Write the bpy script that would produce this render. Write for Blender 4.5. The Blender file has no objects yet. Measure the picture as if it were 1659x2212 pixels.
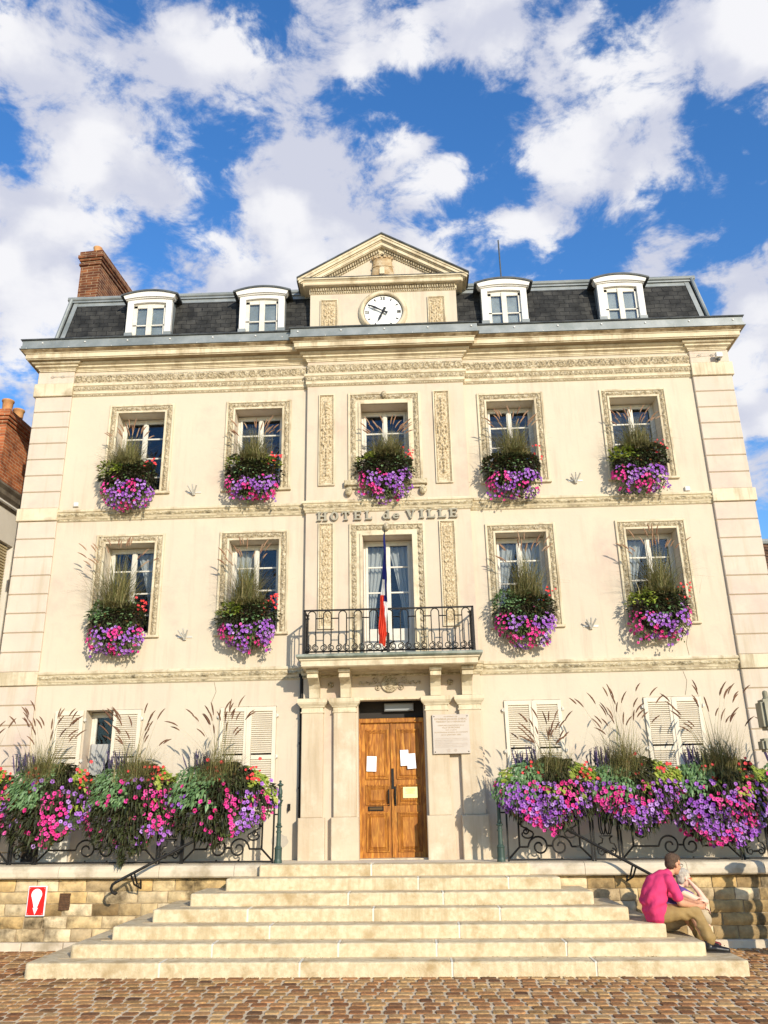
import bpy, bmesh, math, random
from mathutils import Vector, Matrix, noise
from math import sin, cos, pi, radians, sqrt, atan2, exp
R_ = random.Random(7)
sc = bpy.context.scene
col = sc.collection

# ------------------------------------------------------------------ camera
CAMP = Vector((0, -14.147, 1.8276)); YAW, PITCH, ROLL = -0.02473, 0.34738, -0.0206
f = Vector((sin(YAW)*cos(PITCH), cos(YAW)*cos(PITCH), sin(PITCH)))
r0 = Vector((cos(YAW), -sin(YAW), 0)); u0 = r0.cross(f)
r = cos(ROLL)*r0 + sin(ROLL)*u0; u = -sin(ROLL)*r0 + cos(ROLL)*u0
cd = bpy.data.cameras.new('camera'); cam = bpy.data.objects.new('camera', cd); col.objects.link(cam)
cam.matrix_world = Matrix(((r.x, u.x, -f.x, CAMP.x), (r.y, u.y, -f.y, CAMP.y), (r.z, u.z, -f.z, CAMP.z), (0, 0, 0, 1)))
cd.sensor_fit = 'VERTICAL'; cd.sensor_height = 24; cd.lens = 24*3261/4032; cd.clip_end = 2000
sc.camera = cam
def pixdir(x, y):          # a direction of the sky, from the survey of the photograph
    return (f + r*((x-829.5)/1789) + u*((1106-y)/1789)).normalized()

# ------------------------------------------------------------------ sky, sun, exposure
SUN_AZ, SUN_EL = 27.0, 19.0      # azimuth from the facade's normal towards the right
w = bpy.data.worlds.new('World'); sc.world = w; w.use_nodes = True
nt = w.node_tree; N = nt.nodes; L = nt.links; N.clear()
def nd(t, tree=None, **k):
    n = (tree or nt).nodes.new(t)
    for a, b in k.items(): setattr(n, a, b)
    return n
def mth(op, a, b=None, c=None, clamp=False, tree=None):
    t = tree or nt
    n = t.nodes.new('ShaderNodeMath'); n.operation = op; n.use_clamp = clamp
    for i, v in enumerate((a, b, c)):
        if v is None: continue
        if isinstance(v, (int, float)): n.inputs[i].default_value = v
        else: t.links.new(v, n.inputs[i])
    return n.outputs[0]
sky = nd('ShaderNodeTexSky', sky_type='NISHITA'); sky.sun_disc = False
sky.sun_elevation = radians(SUN_EL); sky.sun_rotation = radians(180-SUN_AZ); sky.air_density = 1.3; sky.dust_density = .3; sky.ozone_density = 2.0
tc = nd('ShaderNodeTexCoord')
def wnoise(scale, detail, rough, dist, off=(0, 0, 0), sz=1.7):
    mp = nd('ShaderNodeMapping'); mp.inputs['Scale'].default_value = (1, 1, sz); mp.inputs['Location'].default_value = off
    L.new(tc.outputs['Generated'], mp.inputs['Vector'])
    n = nd('ShaderNodeTexNoise'); n.inputs['Scale'].default_value = scale; n.inputs['Detail'].default_value = detail
    n.inputs['Roughness'].default_value = rough; n.inputs['Distortion'].default_value = dist
    L.new(mp.outputs[0], n.inputs['Vector']); return n.outputs['Fac']
n1 = wnoise(9.5, 10, .62, .35, (3.1, .4, 1.2)); n2 = wnoise(16, 9, .64, .35, (1.7, 2.2, 0)); n3 = wnoise(4.0, 5, .55, .1, (7, 1, 4))
n4 = wnoise(4.2, 3, .5, .2, (5, 3, 8))
wp = nd('ShaderNodeTexNoise'); wp.inputs['Scale'].default_value = 7; wp.inputs['Detail'].default_value = 5; L.new(tc.outputs['Generated'], wp.inputs['Vector'])
wv = nd('ShaderNodeVectorMath', operation='MULTIPLY_ADD'); L.new(wp.outputs['Color'], wv.inputs[0]); wv.inputs[1].default_value = (.16, .16, .16); L.new(tc.outputs['Generated'], wv.inputs[2])
ws = nd('ShaderNodeMapping'); ws.inputs['Scale'].default_value = (1, 1, 1.6); L.new(wv.outputs[0], ws.inputs['Vector'])
vo = nd('ShaderNodeTexVoronoi', feature='SMOOTH_F1'); vo.inputs['Scale'].default_value = 9.5; vo.inputs['Smoothness'].default_value = .6; L.new(ws.outputs[0], vo.inputs['Vector'])
puff = mth('SUBTRACT', .62, vo.outputs['Distance'])
cov = mth('ADD', mth('MULTIPLY', n1, 1.25), mth('ADD', mth('MULTIPLY', n2, .95), mth('MULTIPLY', puff, .42)))
sep = nd('ShaderNodeSeparateXYZ'); L.new(tc.outputs['Generated'], sep.inputs[0])
cov = mth('ADD', cov, mth('MULTIPLY', mth('MINIMUM', sep.outputs['Y'], 0.0), .22))  # cloud cover thinned behind the camera to cut ambient fill
# (x, y, radius in degrees, weight): where the big clouds and the big blue gaps of that evening stood
BLOBS = [(150, 140, 9, .34), (430, 140, 7, .30), (720, 130, 8, .24), (930, 90, 5, .20), (110, 410, 7, .36), (330, 430, 4, .26), (640, 390, 6.5, .40), (1195, 165, 4.5, .36), (1240, 260, 4.5, .34), (1440, 215, 5, .40), (900, 480, 5, .24),
         (1170, 480, 4, .38), (1360, 395, 3, .24), (560, 590, 7, .40), (80, 570, 7, .36), (1600, 620, 5, .36), (1400, 555, 4, .32), (1480, 50, 3.5, .34), (1620, 60, 4, .38), (1210, 60, 3, .30), (1060, 40, 3.4, .34), (1620, 850, 8, .30),
         (540, 20, 3.6, -.34), (1320, 100, 4.5, -.30), (1120, 140, 2.6, -.30), (1560, 400, 7, -.34), (420, 300, 3.6, -.42), (570, 265, 3.0, -.34), (940, 210, 3.0, -.26), (780, 265, 3.4, -.24), (20, 310, 4, -.34), (230, 350, 3, -.24), (450, 490, 3.6, -.36), (200, 500, 4, -.26), (1250, 560, 5, -.36), (1100, 390, 2.6, -.24), (270, 60, 3, -.2), (1010, 280, 3, -.24), (330, 560, 3, -.2)]
for x, y, rad, wt in BLOBS:
    d = pixdir(x, y)
    vm = nd('ShaderNodeVectorMath', operation='DISTANCE'); L.new(tc.outputs['Generated'], vm.inputs[0]); vm.inputs[1].default_value = d
    t = mth('DIVIDE', vm.outputs['Value'], radians(rad*.74)); t = mth('MULTIPLY', t, t); t = mth('MULTIPLY', t, -1.0); t = mth('EXPONENT', t)
    cov = mth('MULTIPLY_ADD', t, wt*((.62 if y < 330 else .8) if wt > 0 else .85), cov)
mr = nd('ShaderNodeMapRange', interpolation_type='SMOOTHERSTEP'); L.new(cov, mr.inputs['Value'])
mr.inputs['From Min'].default_value = 1.07; mr.inputs['From Max'].default_value = 1.42
sh = nd('ShaderNodeMapRange', interpolation_type='SMOOTHSTEP'); L.new(mth('ADD', mth('ADD', mth('MULTIPLY', n2, .30), mth('MULTIPLY', n3, .45)), mth('MULTIPLY', puff, .9)), sh.inputs['Value'])
sh.inputs['From Min'].default_value = .38; sh.inputs['From Max'].default_value = .68
cc = nd('ShaderNodeMixRGB'); L.new(sh.outputs[0], cc.inputs[0]); cc.inputs[1].default_value = (7.3, 7.6, 9.0, 1); cc.inputs[2].default_value = (10.6, 10.6, 11.0, 1)
hs = nd('ShaderNodeHueSaturation'); L.new(sky.outputs[0], hs.inputs['Color']); hs.inputs['Saturation'].default_value = 1.28; hs.inputs['Value'].default_value = 2.2
tint = nd('ShaderNodeMixRGB', blend_type='MULTIPLY'); tint.inputs[0].default_value = 1; L.new(hs.outputs[0], tint.inputs[1]); tint.inputs[2].default_value = (.70, .88, 1.18, 1)
mx = nd('ShaderNodeMixRGB'); L.new(mr.outputs[0], mx.inputs[0]); L.new(tint.outputs[0], mx.inputs[1]); L.new(cc.outputs[0], mx.inputs[2])
bg = nd('ShaderNodeBackground'); bg.inputs['Strength'].default_value = .085; L.new(mx.outputs[0], bg.inputs['Color'])
ow = nd('ShaderNodeOutputWorld'); L.new(bg.outputs[0], ow.inputs['Surface'])
sl = bpy.data.lights.new('sun', 'SUN'); sl.energy = 4.9; sl.angle = radians(.5); sl.color = (1, .9, .74)
so = bpy.data.objects.new('sun', sl); col.objects.link(so)
sd = Vector((sin(radians(SUN_AZ))*cos(radians(SUN_EL)), -cos(radians(SUN_AZ))*cos(radians(SUN_EL)), sin(radians(SUN_EL))))
so.location = sd*60; so.rotation_euler = sd.to_track_quat('Z', 'Y').to_euler()
sc.view_settings.view_transform = 'Standard'; sc.view_settings.look = 'None'; sc.view_settings.exposure = 0.04; sc.view_settings.gamma = 1
sc.render.engine = 'CYCLES'; sc.cycles.max_bounces = 6; sc.cycles.transparent_max_bounces = 12

# ------------------------------------------------------------------ materials
MATS = {}
def mat(name, c, rough=.8, c2=None, ns=3.0, lo=.35, hi=.65, bump=0.0, bs=30.0, metal=0.0, c3=None, ns3=.7, island=None, spec=.4, trans=0.0, detail=5, streak=None):
    m = bpy.data.materials.new(name); m.use_nodes = True; t = m.node_tree; b = t.nodes['Principled BSDF']
    b.inputs['Roughness'].default_value = rough; b.inputs['Metallic'].default_value = metal; b.inputs['Specular IOR Level'].default_value = spec
    src = None
    co = t.nodes.new('ShaderNodeTexCoord')
    def nz(s, d=detail, ro=.6):
        n = t.nodes.new('ShaderNodeTexNoise'); n.inputs['Scale'].default_value = s; n.inputs['Detail'].default_value = d; n.inputs['Roughness'].default_value = ro
        t.links.new(co.outputs['Object'], n.inputs['Vector']); return n.outputs['Fac']
    def ramp(v, a, bb, A, B):
        x = t.nodes.new('ShaderNodeValToRGB'); x.color_ramp.elements[0].position = a; x.color_ramp.elements[1].position = bb
        x.color_ramp.elements[0].color = (*A, 1); x.color_ramp.elements[1].color = (*B, 1); t.links.new(v, x.inputs[0]); return x.outputs[0]
    if island:
        g = t.nodes.new('ShaderNodeNewGeometry'); x = t.nodes.new('ShaderNodeValToRGB'); x.color_ramp.interpolation = 'LINEAR'
        el = x.color_ramp.elements
        while len(el) < len(island): el.new(.5)
        for i, cc_ in enumerate(island): el[i].position = i/(len(island)-1); el[i].color = (*cc_, 1)
        t.links.new(g.outputs['Random Per Island'], x.inputs[0]); src = x.outputs[0]
    if c2 and not island: src = ramp(nz(ns), lo, hi, c, c2)
    elif c2:
        mm = t.nodes.new('ShaderNodeMixRGB'); mm.blend_type = 'MULTIPLY'; mm.inputs[0].default_value = 1
        t.links.new(src, mm.inputs[1]); t.links.new(ramp(nz(ns), lo, hi, c, c2), mm.inputs[2]); src = mm.outputs[0]
    if c3:
        mm = t.nodes.new('ShaderNodeMixRGB'); f_ = ramp(nz(ns3, 6, .65), .52, .68, (0, 0, 0), (1, 1, 1))
        t.links.new(f_, mm.inputs[0]); t.links.new(src, mm.inputs[1]); mm.inputs[2].default_value = (*c3, 1); src = mm.outputs[0]
    if streak:
        mp = t.nodes.new('ShaderNodeMapping'); mp.inputs['Scale'].default_value = (7, 7, .55); t.links.new(co.outputs['Object'], mp.inputs[0])
        n = t.nodes.new('ShaderNodeTexNoise'); n.inputs['Scale'].default_value = 1; n.inputs['Detail'].default_value = 6; n.inputs['Roughness'].default_value = .7; t.links.new(mp.outputs[0], n.inputs['Vector'])
        mm = t.nodes.new('ShaderNodeMixRGB'); t.links.new(ramp(mth('MULTIPLY', n.outputs['Fac'], mth('ADD', nz(.8, 2), .55, tree=t), tree=t), .54, .78, (0, 0, 0), (.75, .75, .75)), mm.inputs[0]); t.links.new(src, mm.inputs[1]); mm.inputs[2].default_value = (*streak, 1); src = mm.outputs[0]
    if src is None: b.inputs['Base Color'].default_value = (*c, 1)
    else: t.links.new(src, b.inputs['Base Color'])
    if bump:
        bm_ = t.nodes.new('ShaderNodeBump'); bm_.inputs['Strength'].default_value = bump; bm_.inputs['Distance'].default_value = .01
        t.links.new(nz(bs, 6, .65), bm_.inputs['Height']); t.links.new(bm_.outputs[0], b.inputs['Normal'])
    if trans:
        tr = t.nodes.new('ShaderNodeBsdfTranslucent'); ms = t.nodes.new('ShaderNodeMixShader'); ms.inputs[0].default_value = trans
        if src is not None: t.links.new(src, tr.inputs[0])
        else: tr.inputs[0].default_value = (*c, 1)
        t.links.new(b.outputs[0], ms.inputs[1]); t.links.new(tr.outputs[0], ms.inputs[2]); t.links.new(ms.outputs[0], t.nodes['Material Output'].inputs[0])
    MATS[name] = m; return m
PL = mat('cream_plaster', (.56, .478, .365), .9, (.60, .52, .39), 1.1, bump=.25, bs=14, c3=(.51, .395, .315), ns3=.55, streak=(.49, .40, .30))
PB = mat('bay_plaster', (.58, .488, .37), .9, (.55, .455, .345), 1.3, bump=.25, bs=14, c3=(.50, .38, .30), ns3=.8, streak=(.50, .40, .29))
QU = mat('quoin_plaster', (.55, .46, .37), .9, (.60, .51, .405), 2.0, bump=.2, bs=18, c3=(.53, .42, .345), ns3=.9, streak=(.46, .38, .27))
ST = mat('pale_stone', (.58, .49, .34), .85, (.66, .58, .41), 3, bump=.3, bs=25, c3=(.38, .30, .19), ns3=1.9, streak=(.34, .26, .15))
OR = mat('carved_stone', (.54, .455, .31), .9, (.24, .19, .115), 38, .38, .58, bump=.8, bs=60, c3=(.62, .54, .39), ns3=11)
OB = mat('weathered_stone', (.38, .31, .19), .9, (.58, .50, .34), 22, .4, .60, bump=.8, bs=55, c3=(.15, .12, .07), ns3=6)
SD = mat('soffit_stone', (.55, .44, .28), .9, (.66, .54, .36), 3, bump=.2)
GR = mat('groove', (.40, .31, .2), .95)
WH = mat('white_paint', (.72, .70, .66), .55, (.66, .64, .59), 5, spec=.5)
WD = mat('white_joinery', (.66, .63, .55), .5, (.58, .54, .46), 6)
SHM = mat('shutter_paint', (.70, .62, .48), .6, (.64, .56, .43), 4)
ZN = mat('zinc', (.17, .19, .19), .5, (.28, .30, .30), 2.2, metal=.1, bump=.05, c3=(.16, .185, .18), ns3=1.4)
ZD = mat('dark_lead', (.035, .04, .045), .6, (.09, .10, .10), 5)
IR = mat('black_iron', (.010, .009, .008), .55, (.022, .018, .014), 9, .5, .75, bump=.2, bs=60, spec=.25)
IG = mat('green_iron', (.03, .055, .045), .5, (.05, .085, .065), 8, bump=.15, bs=60)
DARK = mat('dark_interior', (.035, .03, .026), .9)  # near-black stands in for the unlit depth of openings; shoe soles share it
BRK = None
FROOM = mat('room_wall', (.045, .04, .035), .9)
def brick(name, c1, c2, mor, sc_, bw=.5, rh=.25, mort=.015, rough=.85, noise_c=None, axis='XZ', off=.5, bump=.6):
    m = bpy.data.materials.new(name); m.use_nodes = True; t = m.node_tree; b = t.nodes['Principled BSDF']; b.inputs['Roughness'].default_value = rough; b.inputs['Specular IOR Level'].default_value = .25
    co = t.nodes.new('ShaderNodeTexCoord'); sx = t.nodes.new('ShaderNodeSeparateXYZ'); cx = t.nodes.new('ShaderNodeCombineXYZ')
    t.links.new(co.outputs['Object'], sx.inputs[0])
    s = mth('ADD', sx.outputs['X'], sx.outputs['Y'], tree=t) if axis == 'XYZ' else sx.outputs[axis[0]]
    t.links.new(s, cx.inputs[0]); t.links.new(sx.outputs['Z'], cx.inputs[1])
    br = t.nodes.new('ShaderNodeTexBrick'); br.inputs['Scale'].default_value = sc_; br.inputs['Brick Width'].default_value = bw; br.inputs['Row Height'].default_value = rh; br.inputs['Mortar Size'].default_value = mort; br.offset = off
    br.inputs['Color1'].default_value = (*c1, 1); br.inputs['Color2'].default_value = (*c2, 1); br.inputs['Mortar'].default_value = (*mor, 1); br.inputs['Mortar Smooth'].default_value = .2
    nz = t.nodes.new('ShaderNodeTexNoise'); nz.inputs['Scale'].default_value = 5; nz.inputs['Detail'].default_value = 6; t.links.new(co.outputs['Object'], nz.inputs['Vector'])
    # wobble the joints a little
    va = t.nodes.new('ShaderNodeVectorMath'); va.operation = 'MULTIPLY_ADD'; t.links.new(nz.outputs['Color'], va.inputs[0]); va.inputs[1].default_value = (.03/sc_*4, .02/sc_*4, 0); t.links.new(cx.outputs[0], va.inputs[2])
    t.links.new(va.outputs[0], br.inputs['Vector'])
    mm = t.nodes.new('ShaderNodeMixRGB'); mm.blend_type = 'MULTIPLY'; mm.inputs[0].default_value = .9
    rp = t.nodes.new('ShaderNodeValToRGB'); rp.color_ramp.elements[0].position = .35; rp.color_ramp.elements[1].position = .65
    A, B = noise_c or ((.55, .5, .5), (1.15, 1.1, 1.05)); rp.color_ramp.elements[0].color = (*A, 1); rp.color_ramp.elements[1].color = (*B, 1)
    t.links.new(nz.outputs['Fac'], rp.inputs[0]); t.links.new(br.outputs['Color'], mm.inputs[1]); t.links.new(rp.outputs[0], mm.inputs[2]); t.links.new(mm.outputs[0], b.inputs['Base Color'])
    bu = t.nodes.new('ShaderNodeBump'); bu.inputs['Strength'].default_value = bump; bu.inputs['Distance'].default_value = .01; bu.invert = True
    t.links.new(br.outputs['Fac'], bu.inputs['Height']); t.links.new(bu.outputs[0], b.inputs['Normal'])
    MATS[name] = m; return m
BRK = brick('old_red_brick', (.30, .085, .035), (.46, .15, .055), (.42, .32, .2), 2.2, .5, .15, .014, axis='XYZ')
BR2 = brick('brown_brick', (.12, .04, .018), (.24, .09, .035), (.36, .26, .16), 2.2, .5, .15, .014, axis='XYZ')
SLT = brick('roof_slate', (.020, .0205, .020), (.040, .040, .037), (.006, .006, .007), 1.0, .20, .105, .006, .75, ((.5, .5, .5), (1.6, 1.55, 1.5)), 'XZ')
SLY = brick('roof_slate_side', (.026, .028, .030), (.048, .050, .052), (.006, .006, .007), 1.0, .20, .105, .006, .75, ((.5, .5, .5), (1.6, 1.55, 1.5)), 'YZ')
TIL = brick('old_roof_tile', (.10, .055, .035), (.17, .09, .05), (.02, .012, .008), 1.0, .18, .11, .012, .9, ((.5, .5, .5), (1.3, 1.2, 1.1)), 'XYZ')
POT = mat('terracotta', (.46, .20, .08), .85, (.58, .32, .13), 7, bump=.2)
def glass():
    m = bpy.data.materials.new('window_glass'); m.use_nodes = True; t = m.node_tree; t.nodes.remove(t.nodes['Principled BSDF'])
    g = t.nodes.new('ShaderNodeBsdfGlossy'); g.inputs['Roughness'].default_value = .01; g.inputs['Color'].default_value = (.9, .93, 1, 1)
    tr = t.nodes.new('ShaderNodeBsdfTransparent'); tr.inputs[0].default_value = (.93, .95, .95, 1)
    fr = t.nodes.new('ShaderNodeFresnel'); fr.inputs['IOR'].default_value = 1.42
    ms = t.nodes.new('ShaderNodeMixShader'); t.links.new(fr.outputs[0], ms.inputs[0]); t.links.new(tr.outputs[0], ms.inputs[1]); t.links.new(g.outputs[0], ms.inputs[2])
    nz = t.nodes.new('ShaderNodeTexNoise'); nz.inputs['Scale'].default_value = 2.2; bu = t.nodes.new('ShaderNodeBump'); bu.inputs['Strength'].default_value = .12; bu.inputs['Distance'].default_value = .02
    t.links.new(nz.outputs['Fac'], bu.inputs['Height']); t.links.new(bu.outputs[0], g.inputs['Normal'])
    t.links.new(ms.outputs[0], t.nodes['Material Output'].inputs[0]); return m
GL = glass()
CUR = mat('sheer_curtain', (.50, .50, .48), .9, trans=.3)
def wood():
    m = bpy.data.materials.new('varnished_oak'); m.use_nodes = True; t = m.node_tree; b = t.nodes['Principled BSDF']; b.inputs['Roughness'].default_value = .5; b.inputs['Specular IOR Level'].default_value = .3
    co = t.nodes.new('ShaderNodeTexCoord'); mp = t.nodes.new('ShaderNodeMapping'); mp.inputs['Scale'].default_value = (12, 12, 1.8); t.links.new(co.outputs['Object'], mp.inputs[0])
    n = t.nodes.new('ShaderNodeTexNoise'); n.inputs['Scale'].default_value = 2; n.inputs['Detail'].default_value = 7; n.inputs['Distortion'].default_value = 1.0; t.links.new(mp.outputs[0], n.inputs['Vector'])
    x = t.nodes.new('ShaderNodeValToRGB'); e = x.color_ramp.elements; e[0].position = .22; e[0].color = (.15, .042, .006, 1); e[1].position = .7; e[1].color = (.60, .27, .04, 1); k = e.new(.5); k.color = (.37, .135, .017, 1)
    t.links.new(n.outputs['Fac'], x.inputs[0])
    n2_ = t.nodes.new('ShaderNodeTexNoise'); n2_.inputs['Scale'].default_value = 2.5; t.links.new(co.outputs['Object'], n2_.inputs['Vector'])
    mm = t.nodes.new('ShaderNodeMixRGB'); mm.blend_type = 'MULTIPLY'; mm.inputs[0].default_value = .7; t.links.new(x.outputs[0], mm.inputs[1]); t.links.new(n2_.outputs['Fac'], mm.inputs[2])
    hs_ = t.nodes.new('ShaderNodeHueSaturation'); hs_.inputs['Value'].default_value = 1.5; t.links.new(mm.outputs[0], hs_.inputs['Color']); t.links.new(hs_.outputs[0], b.inputs['Base Color'])
    return m
WOOD = wood()

# ------------------------------------------------------------------ mesh helpers
ORG = {}
class MB:
    def __init__(s): s.v = []; s.f = []; s.m = []
    def add(s, vs, fs, mi=0):
        o = len(s.v); s.v += [tuple(p) for p in vs]; s.f += [tuple(i+o for i in q) for q in fs]; s.m += [mi]*len(fs)
    def box(s, x0, x1, y0, y1, z0, z1, mi=0):
        s.add([(x0, y0, z0), (x1, y0, z0), (x1, y1, z0), (x0, y1, z0), (x0, y0, z1), (x1, y0, z1), (x1, y1, z1), (x0, y1, z1)],
              [(0, 3, 2, 1), (4, 5, 6, 7), (0, 1, 5, 4), (1, 2, 6, 5), (2, 3, 7, 6), (3, 0, 4, 7)], mi)
    def cbox(s, x0, x1, y0, y1, z0, z1, c=.012, mi=0, sides='f'):   # box whose four front (low y) edges are chamfered
        s.add([(x0, y1, z0), (x1, y1, z0), (x1, y1, z1), (x0, y1, z1), (x0, y0+c, z0), (x1, y0+c, z0), (x1, y0+c, z1), (x0, y0+c, z1), (x0+c, y0, z0+c), (x1-c, y0, z0+c), (x1-c, y0, z1-c), (x0+c, y0, z1-c)],
              [(0, 1, 2, 3), (0, 4, 5, 1), (1, 5, 6, 2), (2, 6, 7, 3), (3, 7, 4, 0), (4, 8, 9, 5), (5, 9, 10, 6), (6, 10, 11, 7), (7, 11, 8, 4), (8, 11, 10, 9)], mi)
    def prism(s, pts, axis, a0, a1, mi=0):   # pts 2D; axis 'y': pts are (x,z); 'x': (y,z); 'z': (x,y)
        def P(p, a):
            return {'y': (p[0], a, p[1]), 'x': (a, p[0], p[1]), 'z': (p[0], p[1], a)}[axis]
        n = len(pts); vs = [P(p, a0) for p in pts]+[P(p, a1) for p in pts]
        s.add(vs, [tuple(range(n))[::-1], tuple(range(n, 2*n))]+[(i, (i+1) % n, n+(i+1) % n, n+i) for i in range(n)], mi)
    def tube(s, pts, rad, n=6, mi=0, cap=True, closed=False):
        pts = [Vector(p) for p in pts]; rings = []; m = len(pts); prev = None
        for i, p in enumerate(pts):
            a = pts[(i-1) % m] if (i or closed) else p; b = pts[(i+1) % m] if (i < m-1 or closed) else p
            t = (b-a); t = t.normalized() if t.length > 1e-9 else Vector((0, 0, 1))
            if prev is None:
                q = Vector((0, 0, 1)) if abs(t.z) < .9 else Vector((0, 1, 0)); e1 = t.cross(q).normalized()
            else:
                e1 = prev - t*prev.dot(t); e1 = e1.normalized() if e1.length > 1e-6 else t.orthogonal().normalized()
            prev = e1; e2 = t.cross(e1); rr = rad[i] if isinstance(rad, (list, tuple)) else rad
            rings.append([p+(e1*cos(2*pi*k/n)+e2*sin(2*pi*k/n))*rr for k in range(n)])
        vs = [v for g in rings for v in g]; fs = []
        for i in range(m if closed else m-1):
            j = (i+1) % m
            for k in range(n): fs.append((i*n+k, i*n+(k+1) % n, j*n+(k+1) % n, j*n+k))
        if cap and not closed: fs += [tuple(range(n))[::-1], tuple((m-1)*n+k for k in range(n))]
        s.add(vs, fs, mi)
    def lathe(s, prof, c, n=12, mi=0):   # prof (r, z) upwards
        vs = []; fs = []
        for rr, z in prof: vs += [(c[0]+rr*cos(2*pi*k/n), c[1]+rr*sin(2*pi*k/n), c[2]+z) for k in range(n)]
        for i in range(len(prof)-1):
            for k in range(n): fs.append((i*n+k, i*n+(k+1) % n, (i+1)*n+(k+1) % n, (i+1)*n+k))
        fs += [tuple(range(n))[::-1], tuple((len(prof)-1)*n+k for k in range(n))]
        s.add(vs, fs, mi)
    def ball(s, c, rad, n=10, m=7, rot=None, mi=0):
        if not hasattr(rad, '__len__'): rad = (rad,)*3
        vs = []; fs = []
        for i in range(1, m):
            a = pi*i/m
            for k in range(n): vs.append(Vector((rad[0]*sin(a)*cos(2*pi*k/n), rad[1]*sin(a)*sin(2*pi*k/n), rad[2]*cos(a))))
        vs += [Vector((0, 0, rad[2])), Vector((0, 0, -rad[2]))]
        if rot: vs = [rot @ v for v in vs]
        vs = [v+Vector(c) for v in vs]; T = len(vs)-2
        for i in range(m-2):
            for k in range(n): fs.append((i*n+k, (i+1)*n+k, (i+1)*n+(k+1) % n, i*n+(k+1) % n))
        for k in range(n): fs.append((T, k, (k+1) % n)); fs.append((T+1, (m-2)*n+(k+1) % n, (m-2)*n+k))
        s.add(vs, fs, mi)
    def relief(s, o, ud, vd, nd_, wd, ht, h, step=.012, mi=0, edge=True):    # height field h(u,v in metres)
        o, ud, vd, nd_ = map(Vector, (o, ud, vd, nd_)); nu = max(2, int(wd/step)); nv = max(2, int(ht/step)); vs = []; fs = []
        for j in range(nv+1):
            for i in range(nu+1):
                a = wd*i/nu; b = ht*j/nv; e = 0 if (edge and (i in (0, nu) or j in (0, nv))) else h(a, b)
                vs.append(o+ud*a+vd*b+nd_*e)
        for j in range(nv):
            for i in range(nu):
                k = j*(nu+1)+i; fs.append((k, k+1, k+nu+2, k+nu+1))
        s.add(vs, fs, mi)
    def sweep(s, path, prof, mi=0):   # path in plan (x,y), outward on the right hand; prof (out, z)
        P = [Vector(p) for p in path]; ms = []
        for i, p in enumerate(P):
            ns = []
            if i > 0: d = (P[i]-P[i-1]).normalized(); ns.append(Vector((d.y, -d.x)))
            if i < len(P)-1: d = (P[i+1]-P[i]).normalized(); ns.append(Vector((d.y, -d.x)))
            ms.append(ns[0] if len(ns) == 1 else (ns[0]+ns[1])/(1+ns[0].dot(ns[1])))
        n = len(prof); vs = [(p.x+m.x*o, p.y+m.y*o, z) for p, m in zip(P, ms) for o, z in prof]; fs = []
        for i in range(len(P)-1):
            for k in range(n-1): fs.append((i*n+k, (i+1)*n+k, (i+1)*n+k+1, i*n+k+1))
        fs += [tuple(range(n)), tuple((len(P)-1)*n+k for k in range(n))[::-1]]
        s.add(vs, fs, mi)
    def build(s, name, m, parent=None, bevel=0, smooth=False, org=None, flip=False):
        o3 = Vector(org) if org is not None else (ORG[parent.name] if parent else Vector((0, 0, 0)))
        me = bpy.data.meshes.new(name); me.from_pydata([(a-o3.x, b-o3.y, c-o3.z) for a, b, c in s.v], [], s.f)
        for k in (m if isinstance(m, (list, tuple)) else [m]): me.materials.append(k)
        me.polygons.foreach_set('material_index', s.m); me.update()
        if bevel:
            bm = bmesh.new(); bm.from_mesh(me); bmesh.ops.remove_doubles(bm, verts=bm.verts, dist=1e-5)
            bmesh.ops.bevel(bm, geom=[e for e in bm.edges if len(e.link_faces) == 2 and e.calc_face_angle(0) > .5], offset=bevel, segments=2, affect='EDGES', clamp_overlap=True)
            bm.to_mesh(me); bm.free()
        if smooth: me.polygons.foreach_set('use_smooth', [True]*len(me.polygons))
        ob = bpy.data.objects.new(name, me); col.objects.link(ob)
        if parent: ob.parent = parent
        else: ob.location = o3
        ORG[ob.name] = o3
        return ob
LOW = Matrix.Rotation(.01111, 4, 'Y')      # the square, its stairs and its terrace fall very slightly to the right
def low(o): o.matrix_world = LOW @ Matrix.Translation(ORG[o.name]); return o
def tag(o, label, cat, group=None, kind=None):
    if label: o['label'] = label
    if cat: o['category'] = cat
    if group: o['group'] = group
    if kind: o['kind'] = kind
    return o
def thing(name, loc, label, cat, group=None):
    o = bpy.data.objects.new(name, None); o.empty_display_size = .2; col.objects.link(o); o.location = loc; ORG[o.name] = Vector(loc); return tag(o, label, cat, group)
def struct(o): o['kind'] = 'structure'; return o
def part(name, mb, m, parent, **k): return mb.build(name, m, parent, **k)

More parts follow.
